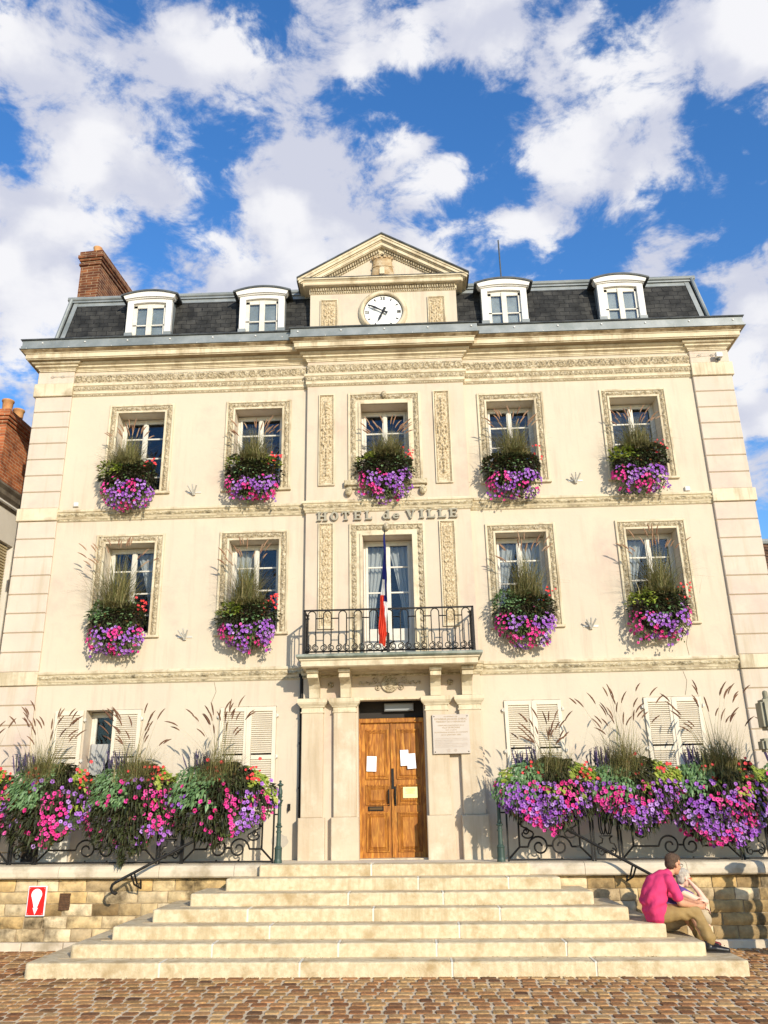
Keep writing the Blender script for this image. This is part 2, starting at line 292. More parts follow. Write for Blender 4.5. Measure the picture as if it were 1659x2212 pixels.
# ------------------------------------------------------------------ ground: sett paving
g = MB(); g.add([(-400, -400, -.010), (400, -400, -.010), (400, 400, -.010), (-400, 400, -.010)], [(0, 1, 2, 3)])
SAND = mat('joint_sand', (.62, .47, .28), .95, (.76, .62, .42), 6, bump=.5, bs=60, c3=(.56, .44, .25), ns3=1.0)
struct(low(g.build('ground', SAND)))
SETT = mat('sett_stone', (.90, .82, .70), .85, (1.6, 1.45, 1.2), 22, bump=.7, bs=60, spec=.15,
           island=[(.17, .085, .045), (.27, .15, .075), (.36, .23, .115), (.21, .10, .05), (.40, .28, .15), (.28, .18, .085), (.10, .055, .035), (.32, .17, .085), (.37, .26, .14), (.25, .145, .075)])
g = MB(); rr = random.Random(3)
y = -7.4; row = 0
while y < .2:
    pitch = .178+rr.uniform(-.012, .012)
    x = -8.6+rr.uniform(0, .2)+(.1 if row % 2 else 0)
    while x < 8.6:
        wd = rr.uniform(.14, .215); cx, cy = x+wd/2, y+pitch/2+.05*cos(x*.5)+rr.uniform(-.008, .008)
        if not (-4.3 < cx < 3.5 and -2.8 < cy):
            hw, hd = wd/2-.014, pitch/2-.022; zt = rr.uniform(-.003, .004); K = 12; ro = rr.uniform(-.05, .05)
            vs = []
            for ring, (s1, zz) in enumerate(((1.03, -.022), (.98, -.002+zt), (.90, .001+zt))):
                for k in range(K):
                    a = 2*pi*(k+.5)/K; e = (abs(cos(a))**7+abs(sin(a))**7)**(-1/7)
                    jit = 1+.08*noise.noise(Vector((cx*9+cos(a), cy*9+sin(a), 0)))
                    px, py = hw*s1*e*cos(a)*jit, hd*s1*e*sin(a)*jit
                    vs.append((cx+px*cos(ro)-py*sin(ro), cy+px*sin(ro)+py*cos(ro), zz))
            fs = [(i*K+k, i*K+(k+1) % K, (i+1)*K+(k+1) % K, (i+1)*K+k) for i in range(2) for k in range(K)]+[tuple(2*K+k for k in range(K))]
            g.add(vs, fs)
        x += wd
    y += pitch; row += 1
struct(low(g.build('cobblestone_square', SETT, smooth=False)))

# ------------------------------------------------------------------ stone stairs
STEP = mat('step_stone', (.55, .44, .265), .85, (.68, .57, .37), 12, .38, .62, bump=.7, bs=45, c3=(.42, .30, .15), ns3=2.9, streak=(.44, .33, .18))
MOR = mat('step_mortar', (.70, .66, .54), .9)
stairs = thing('stone_staircase', (-.4, -3.17, 0), 'wide pale stone staircase of seven steps climbing to the oak double door', 'staircase')
def slab(mb, x0, x1, y0, y1, z0, z1, rl=0, rrr=0, c=.024):
    # long block with a rounded nosing; rl / rrr round the outer corners in plan
    pts = []
    def corner(cx, cy, rad, a0, a1):
        n = 6
        for i in range(n+1):
            a = a0+(a1-a0)*i/n; pts.append((cx+rad*cos(a), cy+rad*sin(a)))
    if rl: corner(x0+rl, y0+rl, rl, pi, 1.5*pi)
    else: pts.append((x0, y0))
    nn = max(2, int((x1-x0-rl-rrr)/.07))
    for i in range(1, nn):
        xx = x0+rl+.02+(x1-x0-rl-rrr-.04)*i/nn; q = noise.noise(Vector((xx*7, z1*31, y0*3))); pts.append((xx, y0+.004*noise.noise(Vector((xx*2, z1*9, 0)))+(.012*(q-.3) if q > .3 else 0)))
    if rrr: corner(x1-rrr, y0+rrr, rrr, 1.5*pi, 2*pi)
    else: pts.append((x1, y0))
    pts += [(x1, y1), (x0, y1)]
    prof = [(0, z0), (0, z1-c), (c*.3, z1-c*.3), (c, z1)]
    n = len(pts); P = [Vector(p) for p in pts]; vs = []
    for d, z in prof:
        for i, p in enumerate(P):
            a, b = P[i-1], P[(i+1) % n]; t1 = (p-a).normalized(); t2 = (b-p).normalized()
            n1 = Vector((-t1.y, t1.x)); n2 = Vector((-t2.y, t2.x)); m = n1+n2; m = m/(1+n1.dot(n2)+1e-6)
            q = p+m*d; 
            vs.append((q.x, q.y+.004*noise.noise(Vector((p.x*3, z*9, 1))), z-(.010*max(0, noise.noise(Vector((p.x*5, z1*17, 4)))) if d > 0 else 0)))
    fs = [(k*n+i, k*n+(i+1) % n, (k+1)*n+(i+1) % n, (k+1)*n+i) for k in range(3) for i in range(n)]+[tuple(3*n+i for i in range(n))]
    mb.add(vs, fs)
JO = [[-3.1, -1.45, .48, 2.17], [-2.5, -.95, .25, 1.82], [-1.85, .55, 3.4], [-2.2, -.55, 1.1], [-.9, .38], [.05, 1.3], [-.62]]
JO[0] = [-3.05, -1.38, .42, 2.1]
for k in range(7):
    xa, xb = -4.68+.407*k, 3.88-.372*k; yf = -3.17+.32*k; xs = [xa]+[j for j in JO[k] if xa < j < xb]+[xb]; m = MB(); mo = MB()
    for i in range(len(xs)-1):
        a = xs[i]+(.012 if i else 0); b = xs[i+1]-(.012 if i < len(xs)-2 else 0); dy = rr.uniform(-.006, .006)
        slab(m, a, b, yf+dy, -.9, .16*k-(.03 if k == 0 else .0), .16*(k+1)+rr.uniform(-.003, .003), .07 if i == 0 and k < 2 else (.03 if i == 0 else 0), .07 if i == len(xs)-2 and k < 2 else (.03 if i == len(xs)-2 else 0))
    st = part('step', m, STEP, stairs)
    if k < 6: jt = MB(); jt.box(-4.4+.407*k, 3.6-.372*k, yf+.316, yf+.33, .16*(k+1)-.01, .16*(k+1)+.006); part('dirt_joint', jt, GR, st)
    for j in xs[1:-1]: mo = MB(); mo.box(j-.0135, j+.0135, yf+.007, -1.0, .16*k, .16*(k+1)-.004); part('mortar_joint', mo, MOR, st)
low(stairs)

lit = MB(); rl = random.Random(5)
for i in range(420):
    k = rl.choice([0, 0, 0, 1, 2, 3, 4]); x = rl.uniform(-4.4+.407*k, 3.6-.372*k); yy = -3.17+.32*k-abs(rl.gauss(0, .03))-.006; zz = .16*k+.003; a = rl.uniform(0, 6); q = rl.uniform(.006, .018)
    lit.add([(x+q*cos(a), yy+q*sin(a)*.6, zz), (x-q*sin(a)*.5, yy+q*.3, zz+.006), (x-q*cos(a), yy-q*sin(a)*.6, zz+.002)], [(0, 1, 2)])
tag(low(lit.build('leaf_litter', mat('dry_leaf', (.14, .09, .03), .9, island=[(.10, .06, .025), (.25, .16, .05), (.07, .05, .02)]))), 'scattered dry leaves and grit along the foot of the steps', 'litter', kind='stuff')
# ------------------------------------------------------------------ terrace: floor, coping and rubble wall
FLO = mat('terrace_stone', (.62, .54, .40), .9, (.72, .63, .48), 3, bump=.3)
m = MB(); m.box(-8.1, 9, -.92, 1.2, .9, 1.118); struct(low(m.build('terrace_floor', FLO)))
COP = mat('coping_stone', (.55, .46, .34), .85, (.66, .57, .42), 2.5, bump=.4, bs=30, c3=(.36, .29, .19), ns3=1.8)
def block(mb, x0, x1, z0, z1, yf, rnd, depth=.12, sub=5):
    nx, nz_ = max(3, int((x1-x0)/.05)), max(3, int((z1-z0)/.05)); vs = []; fs = []; sd_ = rnd.uniform(0, 99); bul = rnd.uniform(.004, .02)
    for j in range(nz_+1):
        for i in range(nx+1):
            a, b = i/nx, j/nz_; ed = min(a*(x1-x0), (1-a)*(x1-x0), b*(z1-z0), (1-b)*(z1-z0))
            d = .018*(1-min(1, ed/.018))
            jx = .008*noise.noise(Vector((b*3+sd_, x0*7, 0))); jz = .008*noise.noise(Vector((a*3+sd_, z0*7, 5)))
            h = bul*min(1, ed/.05)+.012*noise.noise(Vector((x0+a*(x1-x0), z0+b*(z1-z0), sd_))*9)+.008*noise.noise(Vector((a*(x1-x0), b*(z1-z0), sd_))*24)
            vs.append((x0+a*(x1-x0)+jx, yf+d-h, z0+b*(z1-z0)+jz))
    for j in range(nz_):
        for i in range(nx): k = j*(nx+1)+i; fs.append((k, k+1, k+nx+2, k+nx+1))
    mb.add(vs, fs)
RUB = mat('rubble_stone', (.70, .66, .6), .9, (1.2, 1.15, 1.05), 7, bump=.8, bs=28, detail=8,
          island=[(.50, .36, .17), (.66, .54, .33), (.30, .20, .085), (.70, .60, .42), (.54, .38, .17), (.22, .15, .07), (.62, .52, .35)], c3=(.08, .055, .025), ns3=1.7)
tw = thing('terrace_wall', (0, -1.0, 0), 'rough stone terrace wall with rounded pale coping on both sides of the stairs', 'wall')
m = MB(); rw = random.Random(11)
for xa, xb in ((-8.1, -1.9), (1.5, 8.4)):
    z = .10
    for row, hgt in enumerate((.17, .165, .165, .16, .17)):
        x = xa-rw.uniform(0, .2)
        while x < xb:
            wd = rw.uniform(.24, .52); block(m, max(x, xa)+.006, min(x+wd, xb)-.006, z+.006, z+hgt-.006, -1.0, rw); x += wd
        z += hgt
part('wall_stone', m, RUB, tw, smooth=True)
m = MB()
for xa, xb in ((-8.1, -1.9), (1.5, 8.4)): m.box(xa, xb, -.972, -.9, -.05, .94)
part('wall_mortar', m, mat('wall_mortar', (.22, .15, .08), .95, (.42, .32, .19), 8, bump=.5), tw)
m = MB()
for xa, xb in ((-8.1, -1.9), (1.5, 8.4)):
    x = xa
    while x < xb: wd = rw.uniform(.6, 1.1); m.cbox(x+.004, min(x+wd, xb)-.004, -1.07, -.96, -.05, .10, .012); x += wd
part('plinth', m, COP, tw)
m = MB(); prof = [(-.9, .94), (-1.115, .945), (-1.135, .965), (-1.14, 1.03), (-1.13, 1.07), (-1.10, 1.105), (-1.05, 1.12), (-.9, 1.122)]
for cuts in ([-8.1, -6.35, -5.2, -3.72, -2.62, -1.9], [1.3, 2.45, 3.9, 5.0, 6.3, 8.4]):
    for a, b in zip(cuts, cuts[1:]): m.prism(prof, 'x', a+.003, b-.003)
part('coping', m, COP, tw)
low(tw)
# ------------------------------------------------------------------ the town hall
TH = thing('town_hall', (-.3, 0, 1.1), 'cream plastered town hall of three storeys with slate mansard roof and clock pediment', 'town hall')
XL, XR, QL, QR, BL, BR_ = -7.0, 6.26, -6.34, 5.57, -1.76, 1.21
YB = -.10                               # face of the centre bay
WU = [-4.95, -2.70, 2.08, 4.40]; UZ = (7.52, 9.11); MZ = (4.84, 6.48)
def wall(mb, x0, x1, z0, z1, yf, holes, dep, mi=0, dark=1, room=.9):
    xs = sorted({x0, x1, *[h[0] for h in holes], *[h[1] for h in holes]}); zs = sorted({z0, z1, *[h[2] for h in holes], *[h[3] for h in holes]})
    for i in range(len(xs)-1):
        for j in range(len(zs)-1):
            cx, cz = (xs[i]+xs[i+1])/2, (zs[j]+zs[j+1])/2
            if any(h[0] < cx < h[1] and h[2] < cz < h[3] for h in holes): continue
            mb.add([(xs[i], yf, zs[j]), (xs[i+1], yf, zs[j]), (xs[i+1], yf, zs[j+1]), (xs[i], yf, zs[j+1])], [(0, 1, 2, 3)], mi)
    for a, b, c, d in holes:
        yb = yf+dep
        mb.add([(a, yf, c), (b, yf, c), (b, yf, d), (a, yf, d), (a, yb, c), (b, yb, c), (b, yb, d), (a, yb, d)], [(0, 4, 5, 1), (1, 5, 6, 2), (2, 6, 7, 3), (3, 7, 4, 0)], mi)
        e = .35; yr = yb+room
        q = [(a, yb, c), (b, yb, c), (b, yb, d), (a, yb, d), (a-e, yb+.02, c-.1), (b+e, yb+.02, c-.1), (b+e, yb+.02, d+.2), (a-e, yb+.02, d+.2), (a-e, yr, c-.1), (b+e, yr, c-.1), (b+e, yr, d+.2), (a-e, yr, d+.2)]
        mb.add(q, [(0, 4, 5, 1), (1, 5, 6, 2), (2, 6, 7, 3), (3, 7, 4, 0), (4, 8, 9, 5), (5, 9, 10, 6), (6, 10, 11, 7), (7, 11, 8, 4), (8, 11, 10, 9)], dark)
SHW = [(-5.45, -4.50), (-3.17, -2.22), (1.58, 2.53), (3.89, 4.84)]; SZ = (1.88, 3.54)
m = MB()
hl = [(c-.45, c+.45, *UZ) for c in WU[:2]]+[(c-.45, c+.45, *MZ) for c in WU[:2]]+[(a, b, *SZ) for a, b in SHW[:2]]
hr = [(c-.45, c+.45, *UZ) for c in WU[2:]]+[(c-.45, c+.45, *MZ) for c in WU[2:]]+[(a, b, *SZ) for a, b in SHW[2:]]
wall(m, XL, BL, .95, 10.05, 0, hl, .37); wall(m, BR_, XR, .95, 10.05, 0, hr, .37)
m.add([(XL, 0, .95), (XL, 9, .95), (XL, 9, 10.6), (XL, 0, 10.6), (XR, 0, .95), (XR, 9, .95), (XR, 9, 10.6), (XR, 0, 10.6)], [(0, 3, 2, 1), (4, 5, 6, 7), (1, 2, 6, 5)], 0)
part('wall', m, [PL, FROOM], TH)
m = MB()
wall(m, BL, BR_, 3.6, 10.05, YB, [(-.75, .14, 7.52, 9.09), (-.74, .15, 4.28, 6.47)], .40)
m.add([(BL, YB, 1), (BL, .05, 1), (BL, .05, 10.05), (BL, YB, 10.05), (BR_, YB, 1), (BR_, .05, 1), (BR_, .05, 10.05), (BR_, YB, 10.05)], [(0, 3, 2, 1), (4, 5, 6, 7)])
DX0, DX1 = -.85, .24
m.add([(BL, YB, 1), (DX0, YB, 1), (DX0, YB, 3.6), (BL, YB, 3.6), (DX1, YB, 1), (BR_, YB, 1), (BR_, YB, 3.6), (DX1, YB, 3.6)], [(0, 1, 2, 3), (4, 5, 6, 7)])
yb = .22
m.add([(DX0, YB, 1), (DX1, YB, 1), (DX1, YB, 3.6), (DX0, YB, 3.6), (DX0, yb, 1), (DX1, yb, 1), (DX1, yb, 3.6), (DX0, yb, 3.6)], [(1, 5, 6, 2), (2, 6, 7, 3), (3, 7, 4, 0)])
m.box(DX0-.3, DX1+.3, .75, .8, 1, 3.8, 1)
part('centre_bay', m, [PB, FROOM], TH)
# quoins
for sx, (qa, qb) in enumerate(((XL, QL), (QR, XR))):
    m = MB(); zs = [1.0, 1.30]+[1.30+.334*i for i in range(1, 9)]
    def qblock(z0, z1, out=.05, c=.012):
        a, b = (qa-out, qb) if sx == 0 else (qa, qb+out)
        m.cbox(a+.0, b, -out, .5, z0+.007, z1-.007, c)
    for a, b, n in ((1.0, 3.97, 9), (4.20, 6.95, 8), (7.19, 9.50, 7), (9.77, 10.05, 1)):
        for i in range(n): qblock(a+(b-a)*i/n, a+(b-a)*(i+1)/n)
    part('quoin', m, QU, TH)
    for a, b in ((3.97, 4.20), (6.95, 7.19), (9.50, 9.77)):
        x0, x1 = (qa-.085, qb+.01) if sx == 0 else (qa-.01, qb+.085)
        m = MB(); m.cbox(x0, x1, -.085, .5, a, b, .008); part('quoin_band', m, ST, TH)
    m = MB(); x0, x1 = (qa-.03, qb-.005) if sx == 0 else (qa+.005, qb+.03)
    m.box(x0, x1, -.032, .45, 1.0, 10.05); part('quoin_backing', m, GR, TH)
# cornice
U = [(XL, 9), (XL, -.05), (BL, -.05), (BL, YB-.05), (BR_, YB-.05), (BR_, -.05), (XR, -.05), (XR, 9)]
Lp = [(XL, 9), (XL, -.05), (QL, -.05), (QL, 0), (BL, 0), (BL, YB), (BR_, YB), (BR_, 0), (QR, 0), (QR, -.05), (XR, -.05), (XR, 9)]
m = MB(); m.sweep(U, [(.20, 10.205), (.21, 10.205), (.21, 10.22), (.235, 10.225), (.235, 10.31), (.25, 10.315), (.26, 10.33), (.20, 10.33)])
part('cornice_fascia', m, ST, TH)
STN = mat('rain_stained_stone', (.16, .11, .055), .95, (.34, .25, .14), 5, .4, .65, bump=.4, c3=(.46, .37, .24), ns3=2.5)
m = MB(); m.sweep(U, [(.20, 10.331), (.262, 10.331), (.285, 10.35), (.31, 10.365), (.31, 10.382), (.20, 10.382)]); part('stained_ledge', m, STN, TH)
m = MB(); m.sweep(U, [(-.1, 10.20), (.199, 10.205), (.199, 10.38), (-.1, 10.38)]); part('cornice_soffit', m, mat('dirt_and_shade_soffit', (.24, .17, .09), .95, (.36, .28, .17), 4, bump=.3), TH)  # dark brown holds the soffit's shadow in its colour, along with stains
m = MB(); m.sweep(Lp, [(-.02, 10.04), (.02, 10.04), (.02, 10.06), (.035, 10.065), (.035, 10.085), (.075, 10.11), (.09, 10.112), (.09, 10.155), (.13, 10.16), (.145, 10.175), (.145, 10.198), (-.02, 10.199)])
part('cornice_moulding', m, ST, TH)
m = MB(); m.sweep(U, [(.05, 10.383), (.335, 10.383), (.335, 10.40), (.315, 10.41), (.315, 10.455), (.30, 10.462), (.30, 10.575), (.05, 10.575)])
gut = part('gutter', m, ZN, TH)
m = MB(); m.sweep(U, [(.0, 10.576), (.325, 10.578), (.335, 10.592), (.325, 10.606), (.0, 10.612)])
part('gutter_lip', m, ZD, gut)
m = MB()
for x in [i*.83-6.9 for i in range(17)]:
    yy = -.05-.31 if not (BL-.3 < x < BR_+.3) else YB-.05-.31
    if abs(x-(BL-.3)) < .1 or abs(x-(BR_+.3)) < .1: continue
    m.box(x-.012, x+.012, yy-.008, yy+.02, 10.50, 10.525); m.box(x-.3, x-.29, yy-.03, yy, 10.385, 10.40)
part('gutter_rivet', m, WH, gut)
CRK = mat('crack', (.22, .17, .11), .95)
for pts in ([(4.72, 4.72), (4.78, 4.55), (4.74, 4.42), (4.76, 4.22)], [(4.62, 3.95), (4.66, 3.8), (4.63, 3.66), (4.60, 3.56)], [(-3.3, 3.96), (-3.26, 3.8), (-3.33, 3.62), (-3.3, 3.55)]):
    m = MB(); m.tube([(a, -.001, b) for a, b in pts], .004, 4); part('wall_crack', m, CRK, TH)
for x0, z0_, w_, h_ in ((-2.12, 1.42, .14, .10), (-3.9, 1.35, .3, .12), (2.9, 1.3, .4, .16)):
    m = MB(); n = 18; m.prism([(x0+w_*cos(2*pi*k/n)*(1+.3*noise.noise(Vector((k*.9, x0, 0)))), z0_+h_*sin(2*pi*k/n)*(1+.4*noise.noise(Vector((k*.8, x0, 4))))) for k in range(n)], 'y', -.004, .002); part('mortar_patch', m, mat('patch_mortar', (.40, .36, .30), .95, (.48, .43, .35), 8) if 'patch_mortar' not in MATS else MATS['patch_mortar'], TH)
# frieze and string courses -------------------------------------------------
KA = 1.7
def leafband(p, ht, amp=.02):
    amp *= 1.5
    def h(a, b):
        t = (a/p) % 1.0; v = b/ht*2-1; q = int(a/p) % 2
        d = sqrt(((t-.5)*p/(ht*.5)*1.05)**2+v*v)
        ring = exp(-((d-.72)/.16)**2); pet = .5+.5*cos(atan2(v, (t-.5)*2)*5+q*1.3); core = exp(-(d/.22)**2)
        br = exp(-((v+.55*cos(2*pi*t))/.2)**2)*.6
        return amp*min(1, .8*ring+.8*pet*exp(-((d-.42)/.2)**2)+core+br)*(1-.25*noise.noise(Vector((a*60, b*60, 3))))
    return h
def eggband(p, ht, amp=.015, ph=0):
    amp *= 1.4
    def h(a, b):
        t = ((a+ph)/p) % 1.0-.5; v = b/ht*2-1
        return amp*max(0, 1-(t*2.1)**2-(v*.95)**2)**.5 if abs(t) < .47 else 0
    return h
def rope(p, ht, amp=.014):
    amp *= 1.5
    def h(a, b):
        v = b/ht*2-1; return amp*sqrt(max(0, 1-v*v))*(.55+.45*abs(sin(pi*(a/p+.5*v))))
    return h
def acanth(p, ht, amp=.016):
    amp *= 1.9
    def h(a, b):
        t = (a/p) % 1.0; v = b/ht*2-1; q = 1-2*(int(a/p) % 2)
        wv = .35*sin(2*pi*t)*q
        return amp*min(1, .75*exp(-((v-wv)/.25)**2)+.7*exp(-(((t-.5)*2.2)**2+(v*1.1+wv)**2)/.16)+.35*(.5+.5*sin(a*260+v*4)))*(1-.3*noise.noise(Vector((a*70, b*70, 1))))
    return h
SEG = [(QL+.0, BL, 0.0), (BL-.0, BR_, YB), (BR_, QR, 0.0)]
def course(name, z0, z1, prof, bands, mat_b, mat_o, ends=.05):
    # prof: plain moulding (out, z); bands: (z, height, out, fn)
    m = MB(); m.sweep([(QL, 0), (BL, 0), (BL, YB), (BR_, YB), (BR_, 0), (QR, 0)], prof); c = part(name, m, mat_b, TH)
    m = MB()
    for z, h_, out, fn in bands:
        m.relief((QL, -out, z), (1, 0, 0), (0, 0, 1), (0, -1, 0), BL-out-QL, h_, fn); m.relief((BL-out, YB-out, z), (1, 0, 0), (0, 0, 1), (0, -1, 0), BR_-BL+2*out, h_, fn)
        m.relief((BR_+out, -out, z), (1, 0, 0), (0, 0, 1), (0, -1, 0), QR-BR_-out, h_, fn)
    part('carved_band', m, mat_o, c, smooth=True)
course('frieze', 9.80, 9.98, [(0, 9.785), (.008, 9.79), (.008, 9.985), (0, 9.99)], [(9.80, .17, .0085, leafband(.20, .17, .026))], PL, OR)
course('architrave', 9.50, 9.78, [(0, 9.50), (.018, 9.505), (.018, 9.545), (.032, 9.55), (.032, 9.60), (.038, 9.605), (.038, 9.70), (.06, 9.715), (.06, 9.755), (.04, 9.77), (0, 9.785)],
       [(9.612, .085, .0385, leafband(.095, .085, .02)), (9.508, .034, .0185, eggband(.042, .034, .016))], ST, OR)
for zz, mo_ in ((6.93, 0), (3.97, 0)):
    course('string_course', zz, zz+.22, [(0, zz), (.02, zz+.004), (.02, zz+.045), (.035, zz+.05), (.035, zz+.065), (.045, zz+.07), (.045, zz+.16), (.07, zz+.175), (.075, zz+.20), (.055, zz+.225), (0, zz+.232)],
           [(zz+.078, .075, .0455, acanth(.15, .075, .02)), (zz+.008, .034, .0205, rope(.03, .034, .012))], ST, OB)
# window surrounds -----------------------------------------------------------
def surround(par, cx, hw, z0, z1, yf, band=.095, fil=.04, bottom=False, fn=None, pw=None):
    pw = pw or (band+2*fil); m = MB(); a, b, t = cx-hw-pw, cx+hw+pw, z1+pw
    for (x0, x1, za, zb) in ((a, a+fil, z0, t), (b-fil, b, z0, t), (a+fil, b-fil, t-fil, t), (cx-hw-fil, cx-hw, z0, z1+fil), (cx+hw, cx+hw+fil, z0, z1+fil), (cx-hw, cx+hw, z1, z1+fil)):
        m.cbox(x0, x1, yf-.035, yf+.01, za, zb, .006)
    for (x0, x1, za, zb) in ((a+fil, cx-hw-fil, z0, z1+fil), (cx+hw+fil, b-fil, z0, z1+fil), (a+fil, b-fil, z1+fil, t-fil)):
        m.box(x0, x1, yf-.012, yf+.01, za, zb)
    s_ = part('surround', m, ST, par); m = MB(); fn = fn or acanth(.09, band, .02)
    H = t-fil-z0
    m.relief((a+fil, yf-.0125, z0), (0, 0, 1), (1, 0, 0), (0, -1, 0), H, band, lambda u_, v_: fn(u_, v_))
    m.relief((b-fil, yf-.0125, z0), (0, 0, 1), (-1, 0, 0), (0, -1, 0), H, band, lambda u_, v_: fn(u_, v_))
    m.relief((a+fil+band, yf-.0125, t-fil-band), (1, 0, 0), (0, 0, 1), (0, -1, 0), b-a-2*fil-2*band, band, lambda u_, v_: fn(u_+.02, v_))
    part('carved_band', m, OR, s_, smooth=True); return s_
def casement(par, x0, x1, z0, z1, y, bars, mtl=None, arch=0, solid=0, bw=.028):
    mtl = mtl or WD; m = MB(); cx = (x0+x1)/2; fw = .045; st = .042
    def frame(a, b, c, d, w_, ya, yb_):
        m.box(a, a+w_, ya, yb_, c, d); m.box(b-w_, b, ya, yb_, c, d); m.box(a+w_, b-w_, ya, yb_, d-w_, d); m.box(a+w_, b-w_, ya, yb_, c, c+w_)
    frame(x0, x1, z0, z1, fw, y, y+.06)
    for a, b in ((x0+fw, cx-.004), (cx+.004, x1-fw)):
        frame(a, b, z0+fw, z1-fw, st, y-.016, y+.03)
        for zb in bars: m.box(a+st, b-st, y-.008, y+.02, zb-bw/2, zb+bw/2)
        if solid: m.box(a+st, b-st, y-.006, y+.02, z0+fw+st, solid)
    m.box(cx-.028, cx+.028, y-.034, y-.014, z0+fw, z1-fw)
    fr = part('frame', m, mtl, par, bevel=.003)
    m = MB(); zb0 = solid or z0+fw
    for a, b in ((x0+fw+st-.004, cx-.004-st+.004), (cx+.004+st-.004, x1-fw-st+.004)): m.box(a, b, y+.004, y+.008, zb0, z1-fw-st+.004)
    part('pane', m, GL, par); return fr
def curtains(par, x0, x1, z0, z1, y, kind):
    m = MB(); w_ = x1-x0; nz_, nx = 24, 26
    if kind == 'blind':
        z = z1-.03
        while z > z0: m.add([(x0+.05, y, z), (x1-.05, y, z), (x1-.05, y+.018, z+.012), (x0+.05, y+.018, z+.012)], [(0, 1, 2, 3)]); z -= .027
        return part('blind', m, CUR, par)
    for side in ((0, 1) if kind == 'pair' else (0,) if kind == 'left' else (1,)):
        vs = []; fs = []
        for j in range(nz_+1):
            v = j/nz_; z = z0+(z1-z0)*v; wd = w_*(.16+.30*max(0, (v-.25)/.75)**1.5)
            for i in range(nx+1):
                u_ = i/nx; x = x0+.03+wd*u_; 
                if side: x = x1-.03-wd*u_
                vs.append((x, y+.022*sin(u_*26+v*2)+.01*noise.noise(Vector((x*9, z*5, 0))), z))
        for j in range(nz_):
            for i in range(nx): k = j*(nx+1)+i; fs.append((k, k+1, k+nx+2, k+nx+1))
        m.add(vs, fs)
    return part('curtain', m, CUR, par, smooth=True)
def window(cx, hw, z, yf, bars, blind=None, sill=True, solid=0, ybk=.30, nm='window', **k):
    wdw = part(nm, (lambda q: (q.box(cx-hw-.02, cx+hw+.02, yf+ybk-.02, yf+ybk+.0, z[0]-.03, z[0]-.005) or q))(MB()), ST, TH)
    casement(wdw, cx-hw, cx+hw, z[0], z[1]-.01, yf+ybk, bars, solid=solid)
    if blind: curtains(wdw, cx-hw, cx+hw, z[0]+.05, z[1]-.08-(.25 if blind == 'blind' and cx == -.305 else .0), yf+ybk+.14, blind)
    return wdw
for i, c in enumerate(WU):
    wn = window(c, .45, UZ, 0, [UZ[1]-.42, UZ[1]-.83, UZ[1]-1.22], [None, 'blind', 'blind', 'blind'][i]); surround(wn, c, .45, 7.47, 9.11, 0)
    m = MB()
    m.cbox(c-.645, c+.645, -.055, .0, 7.43, 7.475, .008); part('sill', m, ST, wn)
    wn = window(c, .45, MZ, 0, [MZ[1]-.44, MZ[1]-.86, MZ[1]-1.26], ['right', 'left', 'pair', 'left'][i]); surround(wn, c, .45, 4.79, 6.48, 0)
    m = MB()
    m.cbox(c-.645, c+.645, -.055, .0, 4.75, 4.795, .008); part('sill', m, ST, wn)
CX = -.305
wn = window(CX, .445, (7.52, 9.09), YB, [8.62, 8.22, 7.84], 'blind', ybk=.33); surround(wn, CX, .445, 7.52, 9.09, YB, .10, .045, pw=.24)
m = MB(); m.cbox(-1.06, .45, YB-.10, YB, 7.42, 7.52, .012); m.box(-1.0, .40, YB-.05, YB, 7.37, 7.42)
for x in (-.98, .37):
    m.ball((x, YB-.06, 7.31), (.07, .06, .085)); m.ball((x, YB-.115, 7.31), (.02, .02, .025))
    for dx in (-.03, .03): m.ball((x+dx, YB-.105, 7.335), .014)
part('sill', m, OB, wn, smooth=False)
m = MB(); m.ball((CX, YB-.05, 9.27), (.055, .045, .07)); m.ball((CX, YB-.09, 9.26), (.014, .018, .02)); part('mask_keystone', m, OR, wn, smooth=True)
wn = window(CX, .445, (4.28, 6.47), YB, [5.97, 5.50], 'pair', ybk=.33, solid=4.85, nm='french_window'); surround(wn, CX, .445, 4.28, 6.47, YB, .09, .04, pw=.23, fn=leafband(.12, .09, .022))
m = MB(); m.ball((CX, YB-.06, 6.62), (.06, .05, .075)); m.ball((CX, YB-.105, 6.61), (.014, .018, .02))
for x in (-.92, .31): m.lathe([(.045, 0), (.045, .02), (.03, .03)], (0, 0, 0), 10) if False else m.ball((x, YB-.03, 6.52), (.04, .02, .04))
part('mask_keystone', m, OR, wn, smooth=True)
